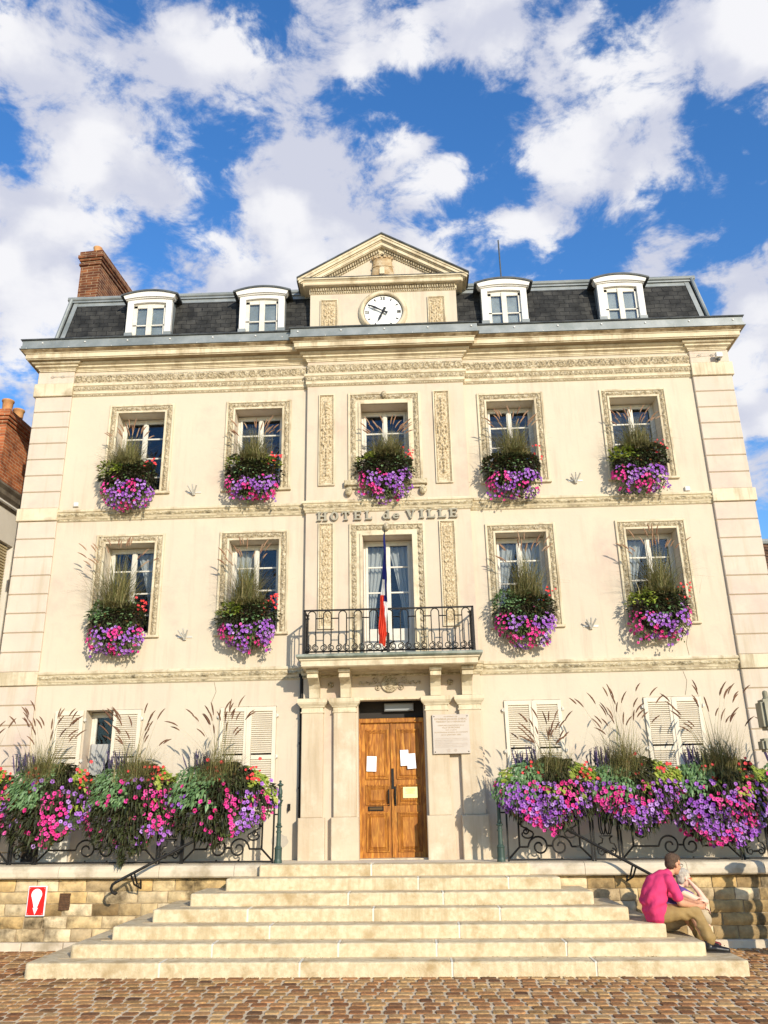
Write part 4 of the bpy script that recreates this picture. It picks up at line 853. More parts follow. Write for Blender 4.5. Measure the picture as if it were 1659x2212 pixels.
# ------------------------------------------------------------------ door
dr = part('door', (lambda q: (q.box(DX0-.01, DX1+.01, .20, .30, 3.20, 3.235), q.cbox(DX0, DX1, .14, .22, 3.235, 3.31, .01), q.box(DX0, DX0+.03, .15, .24, 1.1, 3.24), q.box(DX1-.03, DX1, .15, .24, 1.1, 3.24), q)[4])(MB()), WOOD, TH)
def leaf_(x0, x1, par):
    m = MB(); y = .19; m.box(x0, x1, y, y+.05, 1.13, 3.235)
    lf = part('door_leaf', m, WOOD, par)
    m = MB(); sx = .075
    def fielded(a, b, c, d_, planks=0):
        for o, w_, pr in ((0, .022, .022), (.022, .018, .012), (.05, .014, .016)):
            A, B, C_, D_ = a+o, b-o, c+o, d_-o
            for q in ((A, A+w_, C_, D_), (B-w_, B, C_, D_), (A+w_, B-w_, D_-w_, D_), (A+w_, B-w_, C_, C_+w_)): m.cbox(q[0], q[1], y-pr, y+.01, q[2], q[3], .005)
        o = .064
        if planks:
            n = 3; w_ = (b-a-2*o)/n
            for i in range(n): m.cbox(a+o+w_*i+.001, a+o+w_*(i+1)-.001, y-.008, y+.004, c+o, d_-o, .003)
        else: m.cbox(a+o, b-o, y-.016, y+.004, c+o, d_-o, .012)
    fielded(x0+sx, x1-sx+.02, 2.33, 3.13, 1); fielded(x0+sx, x1-sx+.02, 1.93, 2.25); fielded(x0+sx, x1-sx+.02, 1.22, 1.82)
    part('door_panel', m, WOOD, lf); return lf
DM = -.31
l1 = leaf_(DX0+.03, DM-.003, dr); l2 = leaf_(DM+.003, DX1-.03, dr)
m = MB(); m.cbox(DM-.02, DM+.02, .165, .19, 1.14, 3.23, .006); part('cover_strip', m, WOOD, dr)
m = MB()
for x in (DM-.065, DM+.045):
    m.tube([(x, .18, 2.17), (x, .135, 2.155), (x, .125, 2.10), (x, .125, 2.02), (x, .135, 1.965), (x, .18, 1.95)], .010, 6)
    m.cbox(x-.016, x+.016, .172, .19, 1.92, 2.22, .004)
m.cbox(DX0+.14, DX0+.39, .168, .19, 1.845, 1.915, .004); m.box(DM-.012, DM+.03, .15, .165, 2.18, 2.5)
part('door_handle', m, IR, dr)
m = MB(); m.box(DX0+.16, DX0+.37, .160, .168, 1.862, 1.898); part('letter_flap', m, mat('bronze', (.12, .07, .03), .4, metal=.7), dr)
m = MB(); m.box(DX0, DX1, -.08, .22, 1.0, 1.135); part('threshold', m, ST, dr)
m = MB(); m.box(DX0, DX1, .30, .31, 3.235, 3.60); part('transom', m, DARK, dr)
m = MB(); m.cbox(-.42, .08, .18, .26, 3.43, 3.56, .02); part('transom_lamp', m, mat('lamp_cover', (.30, .32, .33), .4), dr)
# ------------------------------------------------------------------ shutters and ground-floor windows
def shutter(par, x0, x1, y, ang=0):
    m = MB(); z0, z1 = 1.88, 3.53; fw = .062
    for a, b, c, d_ in ((x0, x0+fw, z0, z1), (x1-fw, x1, z0, z1), (x0+fw, x1-fw, z1-.075, z1), (x0+fw, x1-fw, z0, z0+.09), (x0+fw, x1-fw, 2.68, 2.75)): m.box(a, b, y-.018, y+.018, c, d_)
    s_ = part('shutter', m, SHM, par, bevel=.003); m = MB(); z = z0+.10
    while z < z1-.09:
        if not 2.655 < z < 2.755: m.add([(x0+fw-.003, y-.017, z), (x1-fw+.003, y-.017, z), (x1-fw+.003, y+.014, z+.030), (x0+fw-.003, y+.014, z+.030), (x0+fw-.003, y-.013, z-.006), (x1-fw+.003, y-.013, z-.006), (x1-fw+.003, y+.017, z+.024), (x0+fw-.003, y+.017, z+.024)], [(0, 1, 2, 3), (4, 7, 6, 5), (0, 4, 5, 1), (3, 2, 6, 7)])
        z += .0335
    part('slat', m, SHM, s_)
    return s_
def hinge(par, x, s_):
    m = MB()
    for z in (2.05, 2.72, 3.38): m.cbox(x-.02, x+.02, -.045, .0, z-.02, z+.02, .004); m.tube([(x-s_*.01, -.05, z-.035), (x-s_*.01, -.05, z+.035)], .008, 5)
    part('hinge', m, WD, par)
for i, (a, b) in enumerate(SHW):
    wn = window((a+b)/2, .475, SZ, 0, [SZ[1]-.55, SZ[1]-1.05], None, nm='shuttered_window'); c = (a+b)/2
    if i == 0: shutter(wn, c+.003, b, -.02); shutter(wn, a-.50, a-.02, -.05); curtains(wn, a, b, 1.95, 3.0, .24, 'pair')
    else:
        shutter(wn, a+.003, c-.003, -.02); shutter(wn, c+.003, b-.003, -.02)
        m = MB(); m.box(c-.018, c+.018, -.05, -.036, 1.9, 3.52); part('cover_strip', m, SHM, wn)
    hinge(wn, b+.02, 1); hinge(wn, a-.02 if i else a-.0, -1)
# white panelled cellar door at the left end
m = MB(); m.box(-6.28, -5.66, -.03, -.005, 1.0, 1.78); cdr = part('cellar_door', m, DARK, TH)
m = MB()
for a, b, c, d_ in ((-5.98, -5.93, 1.1, 1.8), (-5.66, -5.60, 1.1, 1.8), (-5.93, -5.66, 1.12, 1.22), (-5.93, -5.66, 1.72, 1.8), (-6.34, -6.26, 1.1, 1.8)): m.cbox(a, b, -.06, -.03, c, d_, .006)
m.box(-5.93, -5.66, -.045, -.03, 1.22, 1.72); m.cbox(-5.60, -5.50, -.09, -.0, 1.0, 1.8, .01)
part('door_panel', m, WD, cdr)

# ------------------------------------------------------------------ things fixed to the front
def plaque():
    t = thing('commemorative_plaque', (.69, YB-.16, 3.0), 'square pale marble plaque engraved with text, screwed on the pilasters right of the door', 'plaque')
    MBL = mat('pale_marble', (.53, .46, .385), .5, (.47, .405, .335), 2.2, bump=.05); x0, x1, z0, z1, y = .375, .975, 2.69, 3.31, -.235
    m = MB(); m.cbox(x0, x1, y, y+.03, z0, z1, .004); part('marble_slab', m, MBL, t)
    m = MB()
    for x in (x0+.03, x1-.03):
        for z in (z0+.03, z1-.03): m.ball((x, y-.004, z), (.009, .006, .009), 8, 5)
    part('screw', m, IR, t)
    G = mat('engraved_gilt', (.34, .22, .10), .6); G2 = mat('engraved_grey', (.48, .38, .30), .7)
    def line(s_, z, size, mt, wd=None, left=False, nm='inscription'):
        cu = bpy.data.curves.new('txt', 'FONT'); cu.body = s_; cu.size = size; cu.align_x = 'LEFT' if left else 'CENTER'; cu.extrude = .0006
        o = bpy.data.objects.new('tmp', cu); col.objects.link(o); dg = bpy.context.evaluated_depsgraph_get(); me = bpy.data.meshes.new_from_object(o.evaluated_get(dg)); bpy.data.objects.remove(o)
        me.name = 'inscription'; xs = [v.co.x for v in me.vertices]; k = 1
        if wd: k = wd/(max(xs)-min(xs))
        cxx = (x0+x1)/2 if not left else x0+.03; off = -(max(xs)+min(xs))/2*k if not left else -min(xs)*k
        for v in me.vertices: v.co = Vector((v.co.x*k+off+cxx, y-.0015-v.co.z, v.co.y+z))-ORG[t.name]
        me.materials.clear(); me.materials.append(mt); ob = bpy.data.objects.new(nm, me); col.objects.link(ob); ob.parent = t; ORG[ob.name] = ORG[t.name]
    for s_, z, sz, wd in (('EN PRÉSENCE DE', 3.268, .024, .22), ('MONSIEUR JACQUES CHIRAC', 3.222, .040, .53), ('PRÉSIDENT DE LA RÉPUBLIQUE', 3.182, .032, .48), ("CÉRÉMONIE D'INSCRIPTION DE LA", 3.125, .026, .43), ('VILLE DE PROVINS', 3.088, .034, .29), ('SUR LA LISTE', 3.053, .024, .18), ("DU PATRIMOINE MONDIAL DE L'HUMANITÉ", 3.016, .026, .54), ('LE 31 JANVIER 2002', 2.976, .032, .32)): line(s_, z, sz, G, wd)
    for i, s_ in enumerate(('Joyau des villes de foires de Champagne, Provins est le', 'témoignage le plus authentique de l\'histoire médiévale', 'des XIe, XIIe et XIIIe siècles.', 'Son patrimoine architectural son blason son prestige', 'symbolise de l\'Europe occidentale un carrefour des', 'échanges économiques et culturels en Europe.')): line(s_, 2.922-.026*i, .020, G2, .53 if i in (0, 1, 3, 4) else (.28 if i == 2 else .47), True)
    m = MB(); 
    for a, b, c, d_ in ((.60, .604, 2.72, 2.755), (.64, .644, 2.72, 2.755), (.598, .646, 2.716, 2.72), (.612, .616, 2.72, 2.75), (.628, .632, 2.72, 2.75)): m.box(a, b, y-.0025, y-.001, c, d_)
    m.tube([(.622+.022*cos(pi*k/8), y-.002, 2.752+.012*sin(pi*k/8)) for k in range(9)], .002, 4)
    m.tube([(.735+.02*cos(2*pi*k/16), y-.002, 2.742+.02*sin(2*pi*k/16)) for k in range(16)], .002, 4, closed=True); m.tube([(.735+.01*cos(2*pi*k/4), y-.002, 2.742+.01*sin(2*pi*k/4)) for k in range(4)], .002, 4, closed=True)
    part('emblem', m, G2, t)
plaque()
PAP = mat('white_paper', (.86, .87, .90), .8); YEL = mat('yellow_paper', (.78, .80, .38), .8, (.74, .76, .34), 4)
def paper(x0, x1, z0, z1, tilt, mt, label, y=.155, lines=0, curl=.012):
    m = MB(); n = 8; c = Vector(((x0+x1)/2, (z0+z1)/2)); vs = []
    for th in (0, .0015):
        for j in range(n+1):
            for i in range(n+1):
                a, b = i/n, j/n; x = x0+(x1-x0)*a-c.x; z = z0+(z1-z0)*b-c.y
                vs.append((c.x+x*cos(tilt)-z*sin(tilt), y-curl*(1-b)**2+.004*sin(a*3)+th, c.y+x*sin(tilt)+z*cos(tilt)))
    k0 = (n+1)**2; fs = [(o+j*(n+1)+i, o+j*(n+1)+i+1, o+(j+1)*(n+1)+i+1, o+(j+1)*(n+1)+i) for o in (0, k0) for j in range(n) for i in range(n)]
    m.add(vs, fs); o = m.build('paper_notice', mt, org=(c.x, y, c.y)); tag(o, label, 'notice', 'paper notices taped to the door')
    if lines:
        m = MB()
        for i in range(lines):
            zz = z1-.03-.017*i; w_ = (x1-x0)*(.34 if i not in (3,) else .2); m.box(c.x-w_, c.x+w_, y-.004-curl*(1-(zz-z0)/(z1-z0))**2, y-.001-curl*(1-(zz-z0)/(z1-z0))**2, zz, zz+.004)
        part('text_line', m, mat('print_ink', (.30, .30, .14), .9), o)
paper(-.725, -.565, 2.46, 2.70, -.04, PAP, 'white paper notice alone on the left door leaf')
paper(-.165, -.03, 2.54, 2.79, .03, PAP, 'white paper notice on the right door leaf, the upper of the two overlapping sheets')
paper(-.055, .085, 2.49, 2.73, .05, PAP, 'white paper notice on the right door leaf, overlapping its neighbour and hanging lower', y=.145)
paper(-.135, .10, 2.035, 2.205, 0, YEL, 'yellow printed notice in the middle of the right door leaf', y=.160, lines=5, curl=.004)
# flag holders
HM = mat('pale_metal', (.62, .60, .54), .5, (.5, .48, .42), 5, metal=.2)
for x, z, lab in ((-3.85, 7.44, 'three-armed metal flag holder on the wall between the two left upper windows'), (3.16, 7.45, 'three-armed metal flag holder on the wall between the two right upper windows'), (-3.85, 4.75, 'three-armed metal flag holder on the wall between the two left middle windows'), (3.16, 4.76, 'three-armed metal flag holder on the wall between the two right middle windows')):
    t = thing('flag_holder', (x, 0, z), lab, 'flag holder', 'flag holders between the windows')
    m = MB(); m.cbox(x-.13, x+.13, -.012, 0, z-.02, z+.015, .003); m.cbox(x-.025, x+.025, -.04, -.012, z-.06, z+.0, .004); part('bracket', m, HM, t)
    for a in (-38, -3, 32):
        m = MB(); d_ = Vector((sin(radians(a))*.8, -.62, cos(radians(a)))).normalized(); p = Vector((x, -.03, z-.05)); m.tube([p, p+d_*.20], .015, 8); part('tube', m, HM, t)
# drainpipe
m = MB(); m.tube([(-1.80, -.07, 4.0), (-1.80, -.07, 1.5), (-1.80, -.07, 1.12)], .026, 8)
for z in (3.6, 2.9, 2.2, 1.55): m.tube([(-1.80, -.07, z), (-1.80, -.07, z+.035)], .034, 8)
m.cbox(-1.84, -1.77, -.12, 0, 4.0, 4.05, .004)
tag(m.build('drainpipe', IR, org=(-1.8, -.07, 1.12)), 'slim black drainpipe running down beside the leftmost door pilaster', 'drainpipe')
# floodlight and sensors
t = thing('floodlight', (6.08, -.08, 9.85), 'small white camera box on the upper right corner of the facade', 'camera')
m = MB(); m.cbox(6.02, 6.14, -.20, -.12, 9.82, 9.92, .01); part('housing', m, WH, t); m = MB(); m.box(6.06, 6.1, -.12, -.05, 9.84, 9.87); m.lathe([(.03, 0), (.035, .03)], (6.08, -.13, 9.775), 10); part('arm', m, ZD, t)
for x, z, lab in ((-6.02, 7.25, 'small white junction box above the string course at the left'), (5.15, 7.21, 'small white junction box above the string course at the right')):
    m = MB(); m.cbox(x-.045, x+.045, -.05, 0, z-.03, z+.05, .008); tag(m.build('junction_box', WH, org=(x, 0, z)), lab, 'junction box', 'junction boxes on the facade')
m = MB(); m.tube([(-1.98, -.03, 1.95), (-1.98, -.06, 1.93), (-1.985, -.05, 1.86)], .012, 5); m.box(-2.0, -1.96, -.03, 0, 1.88, 1.98); tag(m.build('shutter_catch', IR, org=(-1.98, 0, 1.9)), 'small dark iron catch on the wall left of the drainpipe', 'wall catch')
# furled flag --------------------------------------------------------------
fl = thing('flag', (-.315, -.72, 4.26), 'furled blue, white and red flag hanging from a dark pole on the balcony', 'flag')
m = MB(); m.tube([(-.312, -.735, 4.27), (-.33, -.745, 6.30)], [.012, .009], 8); m.ball((-.33, -.745, 6.33), (.014, .014, .03), 8, 6); m.cbox(-.335, -.285, -.76, -.70, 4.26, 4.58, .006)
m.tube([(-.31, -.70, 4.4), (-.42, -.70, 4.27)], .012, 5); m.tube([(-.31, -.70, 4.4), (-.20, -.70, 4.45)], .014, 5)
part('flagpole', m, IR, fl)
FB = mat('flag_blue', (.008, .015, .16), .8, trans=.12); FW = mat('flag_white', (.85, .84, .82), .8, trans=.2); FR = mat('flag_red', (.80, .11, .045), .8, (.70, .045, .02), 7, trans=.15)
m = MB(); nz_, nx = 56, 26; vs = []; fs = []; mi = []
def fx(z):   # centre and half width of the furled cloth at height z
    t = (6.28-z)/(6.28-4.42); cx = -.335-.10*max(0, t-.25)**1.2; hw = .012+.055*min(1, t*1.4)**1.3*(1 if t < .93 else .8); return cx, hw, t
for j in range(nz_+1):
    z = 6.28-(6.28-4.40)*j/nz_; cx, hw, t = fx(z)
    for i in range(nx+1):
        a = i/nx; fold = sin(a*9*pi+t*3)*.022*min(1, t*2)
        vs.append((cx-hw+2*hw*a+.006*sin(z*13+a*5), -.775+fold-.02*sin(a*pi)-.01*t, z-(.10*(a-.3)**2 if j == nz_ else 0)-.02*a))
for j in range(nz_):
    for i in range(nx):
        k = j*(nx+1)+i; a = (i+.5)/nx; t = (j+.5)/nz_
        c_ = 0 if t < .42 else None
        if c_ is None:
            if t < .58: c_ = 1 if a < .62 else 0
            else: c_ = 2 if a < (.46+(t-.58)*1.7) else (0 if t < .63 else 1)
        m.add([vs[k], vs[k+1], vs[k+nx+2], vs[k+nx+1]], [(0, 1, 2, 3)], c_)
part('cloth', m, [FB, FW, FR], fl, smooth=True)
# ------------------------------------------------------------------ hydrant sign, vent grate
hs_ = thing('hydrant_sign', (-5.51, -1.03, .64), 'red hydrant sign with a white round headed arrow on the left terrace wall', 'sign')
RED = mat('sign_red', (.70, .012, .01), .4); x0, x1, z0, z1, y = -5.645, -5.375, .445, .845, -1.055
m = MB(); m.cbox(x0, x1, y, y+.03, z0, z1, .003); part('sign_plate', m, PAP, hs_)
m = MB(); m.box(x0+.012, x1-.012, y-.003, y, z0+.012, z1-.012); part('red_field', m, RED, hs_)
m = MB(); c = (x0+x1)/2; ya, yb_ = y-.006, y-.003
m.prism([(c+.078*cos(a*pi/12), z1-.115+.078*sin(a*pi/12)) for a in range(24)], 'y', ya-.001, yb_)
m.prism([(c-.068, z1-.15), (c-.022, z0+.11), (c+.022, z0+.11), (c+.068, z1-.15)], 'y', ya, yb_); m.prism([(c-.038, z0+.11), (c+.038, z0+.11), (c, z0+.02)], 'y', ya, yb_)
part('arrow_symbol', m, PAP, hs_)
m = MB(); m.tube([(c+.034*cos(2*pi*k/20), y-.0065, z1-.11+.034*sin(2*pi*k/20)) for k in range(20)], .0018, 4, closed=True)
for x in (x0+.03, x1-.03):
    for z in (z0+.03, z1-.03): m.ball((x, y-.004, z), (.007, .004, .007), 6, 4)
part('ring_mark', m, mat('sign_grey', (.45, .30, .22), .6), hs_); low(hs_)
vg = thing('vent_grate', (-5.1, -1.0, .62), 'small rusty perforated vent grate in the left terrace wall', 'vent')
RU = mat('rust', (.10, .045, .02), .9, (.16, .08, .035), 20, bump=.4)
m = MB(); m.box(-5.18, -5.03, -1.025, -1.0, .52, .74); part('opening', m, DARK, vg)
m = MB()
for i in range(8): m.box(-5.18+i*.0205, -5.18+i*.0205+.008, -1.034, -1.026, .52, .74)
for i in range(11): m.box(-5.18, -5.03, -1.035, -1.027, .52+i*.0215, .52+i*.0215+.008)
part('mesh', m, RU, vg); low(vg)
# ------------------------------------------------------------------ terrace railings
def spiral(mb, cx, cz, r_, a0, turns, y, rad, shrink=.78, n=26, pre=()):
    mb.tube(list(pre)+[(cx+r_*(1-shrink*t/n)*cos(a0+t/n*turns*2*pi), y, cz+r_*(1-shrink*t/n)*sin(a0+t/n*turns*2*pi)) for t in range(n+1)], rad, 5)
def volute_panel(x0, x1, y, z0, z1, mir=1):
    m = MB(); w_ = x1-x0; c = (x0+x1)/2; T = .0145; fz = z0+.03
    m.box(x0, x1, y-.014, y+.014, z0+.012, z0+.036); m.box(x0, x1, y-.014, y+.014, z1-.02, z1+.006)
    in0, in1, iz0, iz1 = x0+.17, x1-.17, z0+.20, z1-.17
    for a, b, s_ in ((x0, in0, 1), (x1, in1, -1)):
        m.tube([(a, y, fz), (b, y, iz0)], T, 4); m.tube([(a, y, z1-.01), (b, y, iz1)], T, 4); m.tube([(b, y, iz0), (b, y, iz1)], T, 4)
        for k, sg in ((0, 1), (1, -1)):   # big spirals rising from bottom rail and hanging from top
            zc = z0+.205 if k == 0 else z1-.20; xc = c-s_*.175; r_ = .125
            iz = iz0 if k == 0 else iz1
            start = (xc-s_*.155, y, iz+sg*.0); 
            big = [(xc+s_*.02+(-s_)*.165*cos(t*pi/10), y, zc+sg*(.0+.165*sin(t*pi/10))) for t in range(0, 9)]
            sp = []
            for t in range(31):
                a_ = t/30; ang = 2.05*pi*a_*1.45; rr_ = .165-(.165-.035)*a_**.8
                sp.append((xc+s_*.02+(-s_)*rr_*cos(ang), y, zc+sg*rr_*sin(ang)))
            m.tube([(b, y, iz), (sp[0][0], y, iz)]+sp, T, 5)
            m.ball((xc+s_*.01, y, z0+.04 if k == 0 else z1-.03), .017, 6, 5)
    m.tube([(c-.04, y, z0+.215), (c+.04, y, z0+.215)], T, 4); m.tube([(c-.04, y, z1-.21), (c+.04, y, z1-.21)], T, 4)
    for s_ in (-1, 1):    # side loops
        bx = in1 if s_ > 0 else in0
        zc = (z0+z1)/2
        for sg in (-1, 1):
            loop = [(bx-s_*(.13+.085*cos(t*pi/6)), y, zc+sg*(.14+.055*sin(t*pi/6))) for t in range(-1, 8)]
            m.tube([(bx-s_*.03, y, zc+sg*.02)]+loop, T*.9, 5)
            spiral(m, bx-s_*.10, zc+sg*.10-sg*.0, .05, pi/2, 1.3*s_, y, T*.8)
        m.tube([(bx, y, zc), (bx-s_*.05, y, zc)], T, 4)
    return m
def lyre_panel(x0, x1, y, z0, z1):
    m = MB(); c = (x0+x1)/2; T = .0135; m.box(x0, x1, y-.014, y+.014, z0+.012, z0+.036); m.box(x0, x1, y-.014, y+.014, z1-.02, z1+.006)
    for s_ in (-1, 1):
        spiral(m, c+s_*.075, z0+.12, .055, pi/2 if s_ > 0 else pi/2, -1.25*s_, y, T*.8, .75)
        m.tube([(c+s_*.12, y, z0+.10), (c+s_*.14, y, z0+.17), (c+s_*.11, y, z0+.235), (c+s_*.06, y, z0+.25), (c+s_*.05, y, z0+.31), (c+s_*.09, y, z0+.34)], T, 5)
        for k in range(2):
            xx = c+s_*(.03+.03*k); m.tube([(xx+.028*s_, y, z1-.2), (xx+.028*s_, y, z0+.45), (xx+.014*s_, y, z0+.385), (xx, y, z0+.365), (xx-.014*s_, y, z0+.385), (xx-.028*s_, y, z0+.45), (xx-.028*s_, y, z1-.2)][:5 if k else 7], T*.8, 5)
        m.tube([(c+s_*.09, y, z1-.18), (c+s_*.13, y, z1-.1), (c+s_*.06, y, z1-.05)], T, 5)
    m.box(c-.095, c+.095, y-.01, y+.01, z0+.335, z0+.35); m.tube([(c-.05, y, z0+.12), (c+.05, y, z0+.12)], T, 4)
    return m
def newel(x, y, par, z0=1.12, H=1.16):
    m = MB(); s_ = H/1.16
    prof = [(.062, 0), (.062, .03), (.055, .06), (.055, .19), (.062, .20), (.050, .22), (.036, .24), (.033, .42), (.042, .425), (.042, .445), (.030, .455), (.030, .49), (.050, .50), (.050, .515), (.030, .53), (.038, .545), (.028, .56), (.026, .80), (.034, .81), (.026, .82), (.045, .87), (.052, .885), (.026, .895), (.030, .92), (.040, .935), (.030, .95), (.038, .975), (.036, 1.02), (.022, 1.06), (.022, 1.08), (.052, 1.10), (.048, 1.112), (.022, 1.125), (.014, 1.14), (.022, 1.155), (.012, 1.17)]
    m.lathe([(a, b*s_) for a, b in prof], (x, y, z0), 12); part('newel', m, IG, par)
RYY = -.90; ZT = 1.12; ZR = 2.15
def railing(name, label, newx, panels, org, hand):
    t = thing(name, org, label, 'railing', 'iron railings on the terrace edge'); newel(newx, RYY, t)
    for kind, a, b in panels:
        part('scroll_panel' if kind == 'v' else 'lyre_panel', volute_panel(a, b, RYY, ZT, ZR) if kind == 'v' else lyre_panel(a, b, RYY, ZT, ZR), IR, t)
        for x in (a, b):
            if abs(x-newx) > .2 or True:
                m = MB(); m.box(x-.013, x+.013, RYY-.013, RYY+.013, ZT-.02, ZR+.02); part('post', m, IR, t)
    nearx = panels[0][2] if newx > panels[0][2] else panels[0][1]
    m = MB()
    for z in (ZR-.01, ZR-.19, 1.8): m.box(min(nearx, newx), max(nearx, newx), RYY-.01, RYY+.01, z-.011, z+.011)
    part('tie_bar', m, IR, t)
    return low(t)
railing('iron_railing', 'black wrought iron scroll railing left of the stairs behind the hanging flowers', -2.02, [('v', -3.45, -2.10), ('l', -3.80, -3.48), ('v', -5.66, -3.84), ('l', -6.04, -5.70), ('v', -7.6, -6.08)], (-2.02, RYY, 1.12), 0)
railing('iron_railing', 'black wrought iron scroll railing right of the stairs behind the hanging flowers', 1.28, [('v', 1.39, 2.62), ('l', 2.66, 3.02), ('v', 3.06, 4.78), ('l', 4.82, 5.18), ('v', 5.22, 6.7)], (1.28, RYY, 1.12), 0)
# handrails down the stair sides
def handrail(pts, brx, label):
    t = thing('handrail', pts[0], label, 'handrail', 'handrails down the sides of the stairs'); m = MB(); m.tube(pts, .02, 8); part('rail', m, IR, t)
    m = MB()
    for p in brx: m.tube(p, .014, 6)
    part('bracket', m, IR, t); low(t)
def hr(s_, x0, x1, ya, yb_, za, zb):
    P0, P1 = Vector((x0, ya, za)), Vector((x1, yb_, zb)); d_ = (P1-P0).normalized()
    pts = [P0, P0.lerp(P1, .5), P1]
    ox = 1 if x1 > x0 else -1
    curl = [P1+Vector((ox*.04, -.01, -.03)), P1+Vector((ox*.055, -.01, -.08)), P1+Vector((ox*.035, 0, -.13)), P1+Vector((-ox*.01, .0, -.15)), P1+Vector((-ox*.03, 0, -.13))]
    pb = P1-d_*.22
    return pts+curl, [[pb, pb+Vector((-ox*.03, .1, -.14)), pb+Vector((-ox*.10, .2, -.20)), pb+Vector((-ox*.06, .3, -.10))], [pb-d_*.05, pb-d_*.05+Vector((-ox*.02, .12, -.16))]]
a, b = hr(1, -3.10, -4.22, -1.04, -1.50, 1.52, .92); handrail(a, b, 'bent black iron handrail at the left side of the stairs')
a, b = hr(1, 2.10, 3.30, -1.04, -1.45, 1.64, .97); handrail(a, b, 'bent black iron handrail at the right side of the stairs behind the seated couple')
# ------------------------------------------------------------------ plants
def leafmat(name, cols, tr=.25, rough=.5): return mat(name, cols[0], rough, island=cols, trans=tr, spec=.35)
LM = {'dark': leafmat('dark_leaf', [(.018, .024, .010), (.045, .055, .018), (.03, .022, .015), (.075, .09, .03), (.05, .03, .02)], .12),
      'green': leafmat('green_leaf', [(.08, .16, .055), (.18, .31, .12), (.26, .40, .18), (.12, .22, .07), (.34, .48, .26)]),
      'lime': leafmat('lime_leaf', [(.28, .38, .05), (.42, .50, .08), (.20, .30, .04), (.52, .55, .12), (.34, .40, .06)], .35),
      'fill': leafmat('stem_leaf', [(.05, .08, .02), (.09, .13, .035), (.13, .17, .05), (.04, .05, .02)]),
      'grass': leafmat('grass_blade', [(.15, .16, .05), (.28, .25, .09), (.08, .07, .03), (.44, .37, .18), (.18, .20, .06), (.07, .065, .03)], .2),
      'plumed': leafmat('brown_plume', [(.16, .08, .05), (.26, .13, .075), (.20, .10, .06), (.34, .20, .12)], .3, .9),
      'plumel': leafmat('tan_plume', [(.45, .27, .16), (.58, .38, .24), (.34, .17, .10), (.62, .45, .30)], .4, .9),
      'salvia': leafmat('salvia_spike', [(.05, .03, .12), (.09, .05, .17), (.05, .07, .05), (.13, .09, .22)], .2),
      'bronze': leafmat('bronze_leaf', [(.16, .05, .02), (.10, .06, .02), (.22, .09, .03)], .2)}
def petal(name, cols, throat): return [leafmat(name, cols, .18, .6), mat(name+'_throat', throat, .6)]
PM = {'pink': petal('pink_petal', [(.70, .025, .23), (.80, .06, .36), (.60, .012, .15), (.84, .14, .45)], (.25, .003, .03)),
      'purple': petal('purple_petal', [(.30, .07, .46), (.46, .18, .62), (.22, .035, .36), (.60, .36, .76)], (.10, .015, .22)),
      'red': petal('red_petal', [(.72, .035, .05), (.82, .08, .10), (.62, .02, .03)], (.85, .25, .05))}
SOIL = mat('planter_shell', (.03, .022, .015), .9)
